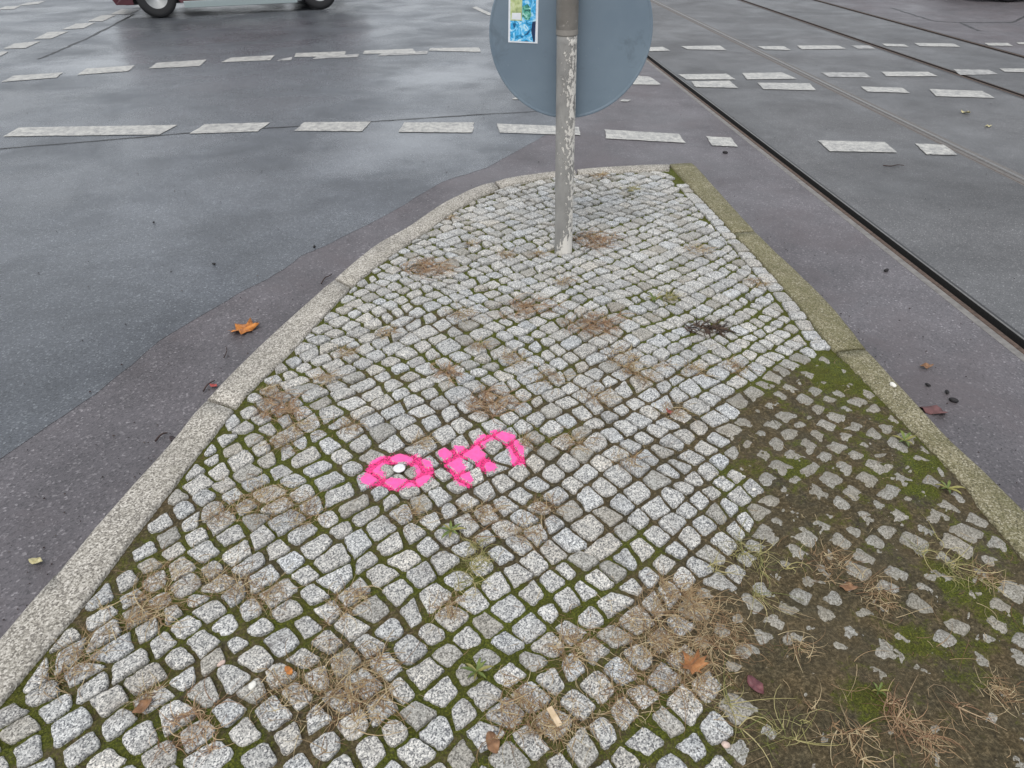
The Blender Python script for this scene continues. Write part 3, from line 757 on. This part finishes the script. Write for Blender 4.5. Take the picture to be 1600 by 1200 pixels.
# small crumbs on the soil
def crumbs():
    V, F = [], []
    for i in range(5200):
        x, y = random.uniform(-1.5, 1.9), random.uniform(.55, 3.4)
        if not inside(np.array([x]), np.array([y]), inner_poly)[0]: continue
        z = surf(x, y); r = random.uniform(.0008, .0026); k = len(V)
        for (a, b_, c_) in ((1, 0, 0), (-.5, .8, 0), (-.6, -.7, 0), (0, 0, 1)): V.append((x + a * r * random.uniform(.5, 1.3), y + b_ * r * random.uniform(.5, 1.3), z + c_ * r - .0003))
        F += [(k, k + 1, k + 3), (k + 1, k + 2, k + 3), (k + 2, k, k + 3)]
    o = mesh('grit', V, F, M_crumb); tag(o, 'fine brown grit and crumbs of soil strewn over the cobbles', None, None, 'stuff')
M_crumb = grassmat('grit', (.03, .022, .015), (.12, .09, .06), (.30, .26, .20))
crumbs()
def road_grit():
    V, F = [], []
    def one(x, y, r):
        k = len(V); z = ZR + .004
        for (a, b_, c_) in ((1, 0, 0), (-.1, .9, 0), (-.9, .1, 0), (.1, -.8, 0), (0, 0, .7)): V.append((x + a * r * random.uniform(.5, 1.3), y + b_ * r * random.uniform(.5, 1.3), z + c_ * r))
        F.extend([(k, k + 1, k + 4), (k + 1, k + 2, k + 4), (k + 2, k + 3, k + 4), (k + 3, k, k + 4)])
    for i in range(900):      # swept against both kerbs
        side = random.random() < .6; oo = oL if side else oR; k = random.randrange(20, 380); d = (oo[k + 2] - oo[k]).normalized(); nn = Vector((-d.y, d.x, 0))
        q_ = oo[k] + nn * (.01 + abs(random.gauss(0, .09))); one(q_.x, q_.y, random.uniform(.001, .004))
    for i in range(500):
        q_ = R(random.uniform(-100, 1700), random.uniform(60, 900) ** 1.0)
        if inside(np.array([q_.x]), np.array([q_.y]), [*oL[::8], *oR[::8]])[0]: continue
        one(q_.x, q_.y, random.uniform(.0015, .005))
    o = mesh('road_grit', V, F, M_rgrit); tag(o, 'dark grit and crumbs on the asphalt along the kerbs', None, None, 'stuff')
M_rgrit = grassmat('road grit', (.008, .006, .006), (.035, .02, .02), (.10, .08, .07))
road_grit()

# ---------------------------------------------------------------- pink spray marking
def zpx(z): return [P(500 + a / 4, 600 + b_ / 4) for a, b_ in z]
strokes = [(zpx([(498 + 166 * math.cos(t), 540 + 84 * math.sin(t)) for t in np.linspace(0, 2 * PI, 28)]), .0175), (zpx([(310, 590), (350, 570)]), .021), (zpx([(648, 500), (644, 545)]), .018),
           (zpx([(790, 430), (840, 495), (905, 600)]), .021),
           (zpx([(800, 430), (860, 420), (960, 428), (1050, 505)]), .020),
           (zpx([(950, 420), (1000, 365), (1050, 325), (1110, 312), (1180, 340), (1228, 400), (1238, 480)]), .0175)]
def spray(name, sts, label):
    g = .0022; ax = [p for s, _ in sts for p in s]
    x0, x1, y0, y1 = min(p.x for p in ax) - .03, max(p.x for p in ax) + .03, min(p.y for p in ax) - .03, max(p.y for p in ax) + .03
    xs_, ys_ = np.arange(x0, x1, g), np.arange(y0, y1, g); X_, Y_ = np.meshgrid(xs_, ys_)
    m_ = np.full(X_.shape, -9.)
    for pts, hw in sts: m_ = np.maximum(m_, hw - seg_dist(X_, Y_, pts))
    m_ = m_ + .010 * (fbm(X_ * 45, Y_ * 45, 101) - .5) + .005 * (rng.random(X_.shape) - .5)
    V, F, mi, ids = [], [], [], {}
    def vid(i, j):
        if (i, j) not in ids:
            x, y = float(xs_[j]), float(ys_[i]); tz = top_z(x, y); sz = soil_z(x, y); ids[(i, j)] = (len(V), tz > sz); V.append((x, y, max(tz, sz) + (.0009 if tz > sz else .0016)))
        return ids[(i, j)]
    for i in range(len(ys_) - 1):
        for j in range(len(xs_) - 1):
            mm = m_[i:i + 2, j:j + 2].mean()
            if mm > 0 or random.random() < .5 * math.exp(mm / .0040) - .04:
                q_ = [vid(i, j), vid(i, j + 1), vid(i + 1, j + 1), vid(i + 1, j)]
                onst = sum(a[1] for a in q_) >= 3
                if not onst and random.random() < .12: continue
                F.append(tuple(a[0] for a in q_)); mi.append(0 if onst else 1)
    o = mesh(name, V, F, [M_pink, M_pinkd], None, True, mi)
    tag(o, label, 'paint marking', 'pink sprayed survey letters'); return o
spray('spray_marking', strokes[:3], 'bright pink sprayed letter o ringing the survey nail on the cobbles')
spray('spray_marking', strokes[3:], 'bright pink sprayed letter m on the cobbles right of the ringed survey nail')

# ---------------------------------------------------------------- generic small builders
def lathe(prof, n_=32, closed=False):
    V, F = [], []
    for r, z in prof:
        for k in range(n_): V.append((r * math.cos(2 * PI * k / n_), r * math.sin(2 * PI * k / n_), z))
    for i in range(len(prof) - 1):
        for k in range(n_):
            a, b_ = i * n_ + k, i * n_ + (k + 1) % n_; F.append((a, b_, b_ + n_, a + n_))
    if prof[0][0] > 0: F.append(tuple(range(n_))[::-1])
    if prof[-1][0] > 0: F.append(tuple(range((len(prof) - 1) * n_, len(prof) * n_)))
    return V, F
def transform(V, M): return [tuple(M @ Vector(v)) for v in V]
def merge(*vf):
    V, F = [], []
    for v, f in vf:
        s = len(V); V += list(v); F += [tuple(i + s for i in q_) for q_ in f]
    return V, F
def box(x0, x1, y0, y1, z0, z1):
    return ([(x0, y0, z0), (x1, y0, z0), (x1, y1, z0), (x0, y1, z0), (x0, y0, z1), (x1, y0, z1), (x1, y1, z1), (x0, y1, z1)],
            [(3, 2, 1, 0), (4, 5, 6, 7), (0, 1, 5, 4), (1, 2, 6, 5), (2, 3, 7, 6), (3, 0, 4, 7)])

# survey nail
p = P(624, 733); nz_ = max(gz(p.x + a, p.y + b_) for a in (-.012, 0, .012) for b_ in (-.012, 0, .012))
root = empty('survey_nail', (p.x, p.y, nz_)); tag(root, 'round pale survey nail inside the pink sprayed letter o', 'survey marker')
M_alu = plain('pale aluminium', (.78, .78, .78), .35, .2, .08, 60)
mesh('washer', *lathe([(.0155, 0), (.0162, .003), (.014, .0045), (.006, .0048)], 28), M_alu, root, True)
mesh('nail_head', *lathe([(.0055, .0048), (.0052, .0066), (.003, .0075), (.0, .0077)], 20), M_alu, root, True)

# ---------------------------------------------------------------- sign post
base = P(880, 391); root = empty('traffic_sign', base)
tag(root, 'round traffic sign seen from behind on a flaking grey post, with a blue sticker', 'traffic sign')
root.rotation_euler = (0, math.radians(-1.4), 0)
PR = .0375
pr = [(PR, -.25), (PR, 0.0)] + [(PR, z) for z in np.linspace(.03, .86, 20)]
mesh('post', *lathe(pr, 40), M_post, root, True)
mesh('post_sleeve', *lathe([(PR + .0005, .845), (PR + .0022, .847), (PR + .0022, 1.3), (PR, 1.305), (.0, 1.312)], 40), M_sleeve, root, True)
mc = [((PR + .004 + .02 * random.random()) , 0) for _ in range(1)]
DR = .302; dc = Vector((.018, .058, .835))
rx = Matrix.Translation(dc) @ Matrix.Rotation(PI / 2, 4, 'X')
disc = lathe([(0, .0), (DR - .010, .0), (DR - .009, .0008), (DR - .003, .0016), (DR, .0002), (DR, -.010), (DR - .003, -.012), (0, -.0035)], 96)
o = mesh('sign_disc', transform(disc[0], rx), disc[1], M_signback, root, True)
bm = bmesh.new(); bm.from_mesh(o.data); bmesh.ops.recalc_face_normals(bm, faces=bm.faces); bm.to_mesh(o.data); bm.free()
o.data.polygons.foreach_set('use_smooth', [False] * len(o.data.polygons))
for zc in (1.02, .99 - .30 + .02):
    ring = lathe([(PR + .0023, zc - .013), (PR + .005, zc - .012), (PR + .005, zc + .012), (PR + .0023, zc + .013)], 40)
    if zc > .9:
        mesh('clamp', *merge(ring, box(-.05, .05, PR + .004, .0575, zc - .012, zc + .012)), M_galv, root)
    else:
        mesh('clamp', *box(-.02, .02, PR - .002, .0575, zc - .012, zc + .012), M_galv, root)
# broken ring of old tape at the top of the flaking part
tr = lathe([(PR, .838), (PR + .0026, .842), (PR + .0026, .858), (PR, .860)], 40)
mesh('tape', *tr, M_sleeve, root)
# sticker: abstract blue and yellow-green print in a white border, on the back of the disc
ys_ = dc.y - .0012
def flat(name, pts, m, lift, par):
    V = [(x, ys_ - lift, z) for x, z in pts]; V2 = [(x, ys_ - lift + .0003, z) for x, z in pts]; n_ = len(pts)
    F = [tuple(range(n_)), tuple(range(n_, 2 * n_))[::-1]] + [(i, n_ + i, n_ + (i + 1) % n_, (i + 1) % n_) for i in range(n_)]
    o = mesh(name, V + V2, F, m, par)
    bm = bmesh.new(); bm.from_mesh(o.data); bmesh.ops.recalc_face_normals(bm, faces=bm.faces); bm.to_mesh(o.data); bm.free(); return o
def on_disc(px, py):   # photo pixel -> local x,z on the disc plane
    u, v = (px - 800) / FPX, (600 - py) / FPX
    Yw = base.y + ys_; k = Yw / (math.cos(TH) + v * math.sin(TH)); xw = u * k; zw = H - k * (math.sin(TH) - v * math.cos(TH))
    q_ = Matrix.Rotation(math.radians(1.4), 4, 'Y') @ Vector((xw - base.x, 0, zw)); return (q_.x, q_.z)
M_stw = plain('sticker white', (.75, .78, .82), .4, 0, .05)
stops_b = [(.30, (.01, .04, .14)), (.40, (.02, .22, .42)), (.5, (.06, .46, .85)), (.6, (.42, .75, .92)), (.72, (.75, .86, .92))]
m, n, b = mat('sticker blue print', .35); co = coord(n); n.links.new(ramp(n, noise(n, co, 34, 3, .6, 1.5), stops_b), b.inputs['Base Color']); M_stb = m
m, n, b = mat('sticker green print', .35); co = coord(n); n.links.new(ramp(n, noise(n, co, 60, 3, .6, 1.2), [(.35, (.01, .06, .07)), (.48, (.06, .34, .25)), (.6, (.25, .62, .5)), (.7, (.6, .8, .78))]), b.inputs['Base Color']); M_stg = m
m, n, b = mat('sticker yellow print', .35); co = coord(n); n.links.new(ramp(n, noise(n, co, 45, 3, .6, .6), [(.3, (.22, .28, .14)), (.5, (.52, .60, .28)), (.7, (.66, .70, .50))]), b.inputs['Base Color']); M_sty = m
def sq(pts): return [on_disc(*q_) for q_ in pts]
st = flat('sticker', sq([(795, -34), (794, 66), (840, 68), (842, -34)]), M_stw, .0005, root)
flat('blue_print', sq([(798, -30), (797, 63.5), (836, 65.5), (838.5, -30)]), M_stb, .001, st)
flat('yellow_print', sq([(797.5, -24), (797.5, 32), (815.5, 32.5), (816.5, -24)]), M_sty, .0015, st)
flat('pale_label', sq([(800, 20), (799.5, 30), (814, 31), (814, 20)]), M_stw, .002, st)
flat('green_print', sq([(816.5, 10), (816, 25), (821, 31), (827, 31), (830, 24), (829, 12), (824, 6)]), M_stg, .0018, st)
flat('dark_print', sq([(832, 34), (830, 48), (833, 65), (835.5, 65), (837, 33)]), plain('sticker navy', (.01, .03, .09), .35), .0019, st)

# ---------------------------------------------------------------- leaves, twigs, pebbles
def leaf_mesh(name, p, size, ang, m, kind='oval', curl=.3, tilt=(0, 0)):
    if kind == 'maple':
        out = [(0, -.5), (.10, -.28), (.42, -.38), (.33, -.2), (.62, -.05), (.40, .05), (.50, .32), (.22, .20), (.16, .36), (0, .62), (-.14, .34), (-.24, .18), (-.50, .28), (-.42, .04), (-.60, -.08), (-.34, -.2), (-.40, -.40), (-.10, -.28)]
    else:
        out = [(.30 * math.sin(t) * (1 + .1 * math.sin(5 * t)), -.55 * math.cos(t)) for t in np.linspace(0, 2 * PI, 19)[:-1]]
    V, F = [(0, 0, 0)], []; n_ = len(out)
    for k, sc in enumerate((.5, 1)):
        for (x, y) in out:
            x_, y_ = x * sc, y * sc; zz = curl * (x_ * x_ + .6 * y_ * y_) + .10 * math.sin(x * 9 + y * 7) * sc
            V.append((x_, y_, zz))
    for i in range(n_):
        j = (i + 1) % n_; F += [(0, 1 + i, 1 + j), (1 + i, 1 + n_ + i, 1 + n_ + j, 1 + j)]
    V = [(x * size, y * size, z * size + .002) for x, y, z in V]
    o = mesh(name, V, F, m, None, True); o.location = p; o.rotation_euler = (*tilt, ang)
    sm = o.modifiers.new('thick', 'SOLIDIFY'); sm.thickness = .0006
    return o
def leafmat(name, a, b_, rough=.5):
    m, n, b = mat(name, rough, .4); co = coord(n)
    c = ramp(n, noise(n, co, 45, 5, .65), [(.32, a), (.65, b_)]); n.links.new(c, b.inputs['Base Color']); bump(n, b, noise(n, co, 140, 3), .5, .001); return m
M_lo = leafmat('orange leaf', (.22, .06, .012), (.62, .24, .05)); M_lb = leafmat('brown leaf', (.10, .045, .02), (.30, .16, .08)); M_lr = leafmat('red leaf', (.22, .03, .025), (.45, .09, .08)); M_ly = leafmat('yellowish leaf', (.28, .24, .10), (.58, .52, .30)); M_lb2 = leafmat('orange-brown leaf', (.16, .06, .02), (.42, .19, .07)); M_ldr = leafmat('dull purple leaf', (.08, .025, .03), (.19, .07, .075)); M_lfl = leafmat('faded flat leaf', (.11, .055, .055), (.17, .08, .08), .8); M_ldk = leafmat('dark leaf', (.015, .010, .010), (.05, .03, .03)); M_pale = leafmat('pale chip', (.42, .30, .17), (.66, .52, .36), .7)
LG = 'fallen leaves'
def road_at(px, py): q_ = R(px, py, .006); return q_
def isl_at(px, py, lift=.002): q_ = P(px, py); return Vector((q_.x, q_.y, surf(q_.x, q_.y) + lift))
for (pt, s, a, m_, kd, cu, lb) in [
    (road_at(382, 513), .105, .9, M_lo, 'maple', .25, 'large orange leaf lying on the asphalt left of the island'),
    (road_at(57, 878), .034, 1.2, M_ly, 'oval', .8, 'small curled yellowish leaf on the asphalt at the lower left'),
    (road_at(1447, 573), .042, 1.7, M_lb, 'oval', .8, 'small curled brown leaf on the asphalt right of the mossy kerb'),
    (road_at(1458, 641), .075, 1.1, M_lfl, 'oval', .03, 'faded reddish leaf pressed flat on the asphalt beside the right kerb'),
    (road_at(1508, 176), .07, .4, M_ly, 'oval', .8, 'pale yellow-green leaf between the far tram rails'),
    (road_at(1544, 197), .05, 1.9, M_ly, 'oval', .2, 'small flat yellowish leaf near the right edge among the tram rails'),
    (isl_at(1082, 1040, .004), .052, .5, M_lb2, 'maple', .9, 'curled orange-brown leaf on the straw at the edge of the mud'),
    (isl_at(770, 1160), .040, .2, M_lb, 'oval', .3, 'brown leaf by the bottom edge, left of the straw tuft at the bottom centre'),
    (isl_at(224, 1106), .034, 2.4, M_lb, 'oval', 1.0, 'small curled brown leaf on the cobbles at the lower left'),
    (isl_at(1046, 641), .028, .1, M_lr, 'oval', .5, 'small red leaf on the cobbles left of the soil patch'),
    (isl_at(1180, 1072), .040, .3, M_ldr, 'oval', .5, 'dull purple-red leaf lying beside the mud at the bottom'),
    (isl_at(1325, 918), .035, 1.5, M_lb, 'oval', .3, 'tiny orange-brown leaf lying on a muddy cobble'),
    (road_at(334, 603), .03, .9, M_lr, 'oval', .4, 'small dark red leaf against the left kerb near its joint'),
    (road_at(270, 686), .028, .6, M_ldk, 'oval', .4, 'small dark leaf against the left kerb, below the red one'),
    (isl_at(452, 1050), .022, .6, M_lo, 'oval', .6, 'tiny orange leaf scrap on a cobble left of the widest bottom tuft')]:
    o = leaf_mesh('fallen_leaf', pt, s, a, m_, kd, cu); tag(o, lb, 'leaf', LG)
def pebble(name, p, r, m, lb, cat, flat_=.6, group=None, par=None):
    bm = bmesh.new(); bmesh.ops.create_icosphere(bm, subdivisions=3, radius=1)
    sd_ = random.random() * 50
    for v in bm.verts:
        k = 1 + .35 * (float(vnoise(v.co.x * 1.6 + sd_, v.co.y * 1.6 + v.co.z, 4)) - .5); v.co = Vector((v.co.x * r[0] * k, v.co.y * r[1] * k, v.co.z * r[0] * flat_ * k))
    me = bpy.data.meshes.new(name); bm.to_mesh(me); bm.free(); me.materials.append(m); me.polygons.foreach_set('use_smooth', [True] * len(me.polygons))
    o = bpy.data.objects.new(name, me); C.objects.link(o); o.location = p; o.rotation_euler = (0, 0, random.uniform(0, 3)); tag(o, lb, cat, group); return o
M_white = plain('white stone', (.72, .70, .64), .5, 0, .1); M_pk = plain('pinkish stone', (.55, .42, .36), .6, 0, .2, 200)
q_ = P(1394, 605); pebble('pebble', Vector((q_.x, q_.y, .009)), (.013, .008), M_white, 'white pebble lying on the mossy right kerb', 'pebble', .5, 'loose pebbles')
for (px, py, r, m_, lb) in [(395, 1072, .009, M_white, 'tiny white pebble in a joint at the lower left'), (344, 1033, .0085, M_pk, 'small pinkish pebble between the cobbles at the lower left'), (1178, 764, .006, M_white, 'tiny white pebble at the edge of the soil, right of the pink writing'), (1135, 1160, .008, M_pk, 'pinkish pebble at the bottom edge where cobbles meet mud')]:
    pebble('pebble', isl_at(px, py, .002), (r, r * .8), m_, lb, 'pebble', .6, 'loose pebbles')
for (px, py, r, lb) in [(334, 412, .009, 'black crumb lying alone on the bluish asphalt left of the island'), (491, 385, .011, 'black crumb on the seam between the two asphalts'), (1133, 238, .018, 'black lump near the short painted dash beyond the island'), (1385, 422, .014, 'dark crumb on the asphalt between kerb and first rail, uppermost'), (1450, 601, .010, 'small black crumb on the asphalt below the curled brown leaf'), (1480, 612, .011, 'black lump on the asphalt nearest the right kerb bend'), (1490, 625, .015, 'larger black lump just below the other beside the right kerb'), (240, 347, .008, 'tiny crumb on the bluish asphalt, farther left')]:
    pebble('debris', road_at(px, py), (r, r * .55), plain('black crumb', (.012, .010, .011), .7), lb, 'debris', .5, 'dark crumbs on the road')
def twig(pts, r, m, lb, zf):
    V, F = [], []; Pn = [Vector(q_) for q_ in pts]; k6 = 6
    Q = smooth_poly(Pn, 4)
    for i, q_ in enumerate(Q):
        d = (Q[min(i + 1, len(Q) - 1)] - Q[max(0, i - 1)]).normalized(); s_ = d.cross(Vector((0, 0, 1))).normalized(); u_ = s_.cross(d); rr_ = r * (1 - .5 * i / len(Q))
        for k in range(k6): V.append(q_ + s_ * math.cos(2 * PI * k / k6) * rr_ + u_ * math.sin(2 * PI * k / k6) * rr_)
    for i in range(len(Q) - 1):
        for k in range(k6): F.append((i * k6 + k, i * k6 + (k + 1) % k6, (i + 1) * k6 + (k + 1) % k6, (i + 1) * k6 + k))
    o = mesh('twig', V, F, m, None, True); tag(o, lb, 'twig', 'loose twigs'); return o
M_twig = leafmat('twig bark', (.02, .013, .012), (.07, .045, .04), .8)
def rp(*a): return [road_at(*q_) + Vector((0, 0, .002 + .004 * (i % 2))) for i, q_ in enumerate(a)]
twig(rp((1380, 259), (1392, 261), (1402, 258), (1412, 260)), .004, M_twig, 'short twig on the asphalt between the first two rails', 0)
twig(rp((502, 444), (508, 436), (514, 432), (519, 430)), .003, M_twig, 'dark twig lying against the left kerb, far part', 0)
twig(rp((318, 612), (325, 603), (336, 595)), .003, M_twig, 'thin dark twig beside the red leaf at the left kerb', 0)
twig(rp((243, 690), (253, 681), (262, 677)), .0035, M_twig, 'dark twig by the left kerb, nearest the camera', 0)
twig(rp((350, 560), (355, 550), (353, 542)), .002, M_twig, 'hair-thin curved twig on the asphalt below the orange leaf', 0)
q_ = isl_at(866, 1125, .010)
chip = mesh('wood_chip', *box(-.006, .006, -.019, .019, -.002, .002), M_pale); chip.location = q_; chip.rotation_euler = (.15, .1, .55); tag(chip, 'pale flat wood chip on the straw tuft at the bottom centre', 'wood chip')
bv = chip.modifiers.new('b', 'BEVEL'); bv.width = .0012; bv.segments = 2

# leafy weeds
M_weed = leafmat('weed leaf', (.05, .085, .015), (.17, .21, .05)); M_weedd = leafmat('yellow weed leaf', (.15, .14, .04), (.32, .29, .09))
def weed(px, py, r, n_, lb, m_, up=.2):
    p = isl_at(px, py, 0); root = empty('weed', p); tag(root, lb, 'weed', 'small leafy weeds')
    for i in range(n_):
        a = 2 * PI * i / n_ + random.uniform(-.3, .3); L = r * random.uniform(.7, 1.15); w_ = L * .11; V, F = [], []; S5 = 6
        for s in range(S5 + 1):
            t_ = s / S5; ww = w_ * math.sin(PI * min(1, .12 + t_ * .86)) * (1 + .15 * (s % 2)); rr_ = L * t_; z_ = .004 + up * L * math.sin(t_ * PI * .7)
            for side in (-1, 0, 1): V.append((math.cos(a) * rr_ - math.sin(a) * ww * side, math.sin(a) * rr_ + math.cos(a) * ww * side, z_ + (.003 if side else 0)))
        for s in range(S5):
            for k in (0, 1): F.append((3 * s + k, 3 * s + k + 1, 3 * s + k + 4, 3 * s + k + 3))
        o = mesh('leaf', V, F, m_ if i % 3 else M_weedd, root, True)
weed(705, 832, .034, 8, 'flat rosette weed with pointed green leaves below the pink letter m', M_weed)
weed(1022, 475, .035, 6, 'small green sprout on the cobbles left of the rotten clump', M_weed, .8)
weed(1413, 690, .035, 7, 'little leafy weed in the mud against the right kerb', M_weed, .3)
weed(1480, 765, .035, 7, 'second little weed along the right kerb, nearer the camera', M_weed, .3)
weed(745, 1050, .03, 8, 'low bright green weed in the mossy joint at the lower centre', M_weed, .3)
weed(1370, 1085, .018, 6, 'small weed in the bright moss on the mud, lower right', M_weed, .6)

# ---------------------------------------------------------------- cars
M_tyre = plain('tyre rubber', (.018, .018, .019), .7, 0, .2, 80); M_rimm = plain('grey steel rim', (.36, .37, .37), .45, .1, .08); M_black = plain('black plastic', (.015, .015, .016), .5)
m, n, b = mat('car glass', .05, .6); b.inputs['Base Color'].default_value = (.02, .025, .03, 1); M_glass = m
m, n, b = mat('lamp glass', .1, .6); b.inputs['Base Color'].default_value = (.6, .6, .6, 1); M_lamp = m
m, n, b = mat('tail lamp', .15, .6); b.inputs['Base Color'].default_value = (.4, .01, .01, 1); M_tail = m
def carpaint(name, col):
    m, n, b = mat(name, .25, .5); co = coord(n); b.inputs['Coat Weight'].default_value = .6
    n.links.new(ramp(n, noise(n, co, 5, 5), [(.3, tuple(x * .8 for x in col)), (.7, tuple(x * 1.15 for x in col))]), b.inputs['Base Color']); return m
def build_car(loc, heading, paint, trim, label, wb=2.42, front=-1):
    """local +x towards the rear; near side is local -y; wheels at x=0 and x=wb"""
    root = empty('car', loc, heading); root.scale = (.88, .88, .88); wb = wb / .88 if wb != 2.42 else wb; tag(root, label, 'car', None)
    W = 1.62; RW = .285; oh = .62; ohr = .72
    def arch(cx): return [(cx - math.cos(t) * .345, .30 + math.sin(t) * .345) for t in np.linspace(-.32, PI + .32, 14)]
    low = [(-oh, .30), (-oh + .05, .20)] + [(-.33, .19)][:0] + arch(0)[0:] + arch(wb) + [(wb + ohr - .06, .22), (wb + ohr, .34)]
    prof = low + [(wb + ohr + .01, .60), (wb + ohr - .03, .88), (wb + .1, .93), (-.02, .90), (-oh + .12, .78), (-oh - .02, .58)]
    nP = len(prof); bm = bmesh.new()
    secs = [(-W / 2, .0), (-W / 2 + .0, .0), (W / 2, .0)]
    A = [bm.verts.new((x, -W / 2 + (.05 if z > .8 else 0), z)) for x, z in prof]; B = [bm.verts.new((x, W / 2 - (.05 if z > .8 else 0), z)) for x, z in prof]
    for i in range(nP): bm.faces.new((A[i], A[(i + 1) % nP], B[(i + 1) % nP], B[i]))
    fa = bm.faces.new(A); fb = bm.faces.new(B[::-1]); bmesh.ops.triangulate(bm, faces=[fa, fb]); bmesh.ops.recalc_face_normals(bm, faces=bm.faces)
    me = bpy.data.meshes.new('body'); bm.to_mesh(me); bm.free(); me.materials.append(paint)
    bo = bpy.data.objects.new('body', me); C.objects.link(bo); bo.parent = root
    bv = bo.modifiers.new('b', 'BEVEL'); bv.width = .035; bv.segments = 4; bv.limit_method = 'ANGLE'; bv.angle_limit = math.radians(50)
    # cabin
    gx = [(.25, .90), (.95, 1.36), (wb + .0, 1.38), (wb + .55, .91)]
    V = [(x, s * (W / 2 - .06 - (z - .9) * .32), z) for s in (-1, 1) for x, z in gx]
    F = [(0, 1, 2, 3), (7, 6, 5, 4), (0, 4, 5, 1), (1, 5, 6, 2), (2, 6, 7, 3), (3, 7, 4, 0)]
    mesh('windows', V, F, M_glass, root)
    V = [(x, s * (W / 2 - .2), z) for s in (-1, 1) for x, z in [(.93, 1.365), (wb + .04, 1.385), (wb + .02, 1.415), (1.0, 1.40)]]
    mesh('roof', V, [(0, 1, 2, 3), (7, 6, 5, 4), (0, 4, 5, 1), (1, 5, 6, 2), (2, 6, 7, 3), (3, 7, 4, 0)], paint, root)
    # sill trim strips along both flanks
    for s in (-1, 1):
        y0 = s * (W / 2) - .008; sb = merge(box(.37, wb - .37, y0, y0 + .018, .12, .215)); o = mesh('sill', *sb, trim, root)
        bb = o.modifiers.new('b', 'BEVEL'); bb.width = .006
        o = mesh('rear_skirt', *box(wb + .37, wb + ohr - .04, y0, y0 + .018, .22, .33), trim, root)
        o = mesh('door_handle', *box(1.1, 1.25, s * (W / 2) - .02, s * (W / 2) + .02, .78, .81), M_black, root)
    mesh('underbody', *box(-.45, wb + .55, -W / 2 + .22, W / 2 - .22, .17, .36), M_black, root)
    mesh('bumper', *merge(box(-oh - .05, -oh + .08, -W / 2 + .04, W / 2 - .04, .30, .46)), M_black, root); mesh('bumper', *box(wb + ohr - .07, wb + ohr + .06, -W / 2 + .04, W / 2 - .04, .32, .48), M_black, root)
    for s in (-1, 1):
        mesh('headlight', *box(-oh - .03, -oh + .03, s * .6 - .13, s * .6 + .13, .56, .70), M_lamp, root)
        mesh('tail_light', *box(wb + ohr - .03, wb + ohr + .02, s * .66 - .08, s * .66 + .08, .55, .78), M_tail, root)
    tyre = lathe([(.160, -.078), (.225, -.088), (.270, -.080), (.285, -.055), (.2865, 0), (.285, .055), (.270, .080), (.225, .088), (.160, .078)], 40)
    rim = lathe([(.165, -.074), (.158, -.080), (.150, -.062), (.143, -.045), (.120, -.030), (.098, -.046), (.066, -.052), (.050, -.038), (.032, -.058), (.0, -.062)], 40)
    for cx in (0, wb):
        for s in (-1, 1):
            wr = bpy.data.objects.new('wheel', None)
            MM = Matrix.Translation((cx, s * (W / 2 - .085), RW + .001)) @ (Matrix.Rotation(-PI / 2, 4, 'X') if s < 0 else Matrix.Rotation(PI / 2, 4, 'X'))
            bpy.data.objects.remove(wr)
            # lathe axis is z: outer face (-z) must point away from the car
            wo_ = mesh('wheel', transform(tyre[0], MM), tyre[1][:-2], M_tyre, root, True)
            mesh('rim', transform(rim[0], MM), rim[1], M_rimm, wo_, True)
            if s < 0:
                for k in range(10):
                    a = 2 * PI * k / 10; c_ = (math.cos(a) * .116, math.sin(a) * .116)
                    hv = [(c_[0] + .018 * math.cos(t), c_[1] + .018 * math.sin(t), -.043) for t in np.linspace(0, 2 * PI, 13)[:-1]]
                    mesh('rim_hole', transform(hv, MM), [tuple(range(12))], M_black, wo_)
            mesh('wheel_well', *lathe_arch(cx, s, W), M_black, root)
    return root
def lathe_arch(cx, s, W):
    V, F = [], []; T_ = np.linspace(-.3, PI + .3, 16)
    for y in (s * (W / 2 - .012), s * (W / 2 - .26)):
        for t in T_: V.append((cx - math.cos(t) * .338, y, .30 + math.sin(t) * .338))
    n_ = len(T_)
    for i in range(n_ - 1): F.append((i, i + 1, n_ + i + 1, n_ + i))
    F.append(tuple(range(n_, 2 * n_))); return V, F
A = R(252, 29); B = R(503, 16); d = B - A
build_car(Vector((A.x, A.y, ZR + .004)) + Vector((-d.y, d.x, 0)).normalized() * .73, math.atan2(d.y, d.x), carpaint('maroon paint', (.075, .010, .018)), plain('pale grey sill', (.34, .40, .40), .4, .2, .08), 'dark maroon small car with grey steel wheels, cut off by the top left edge', wb=d.length)
A = R(1588, 5); 
build_car(Vector((A.x - .1, A.y + .6, ZR + .004)) + Vector((0, .2, 0)), math.radians(2), carpaint('black paint', (.012, .012, .014)), M_black, 'black car at the top right corner, only its underside and shadow in view')
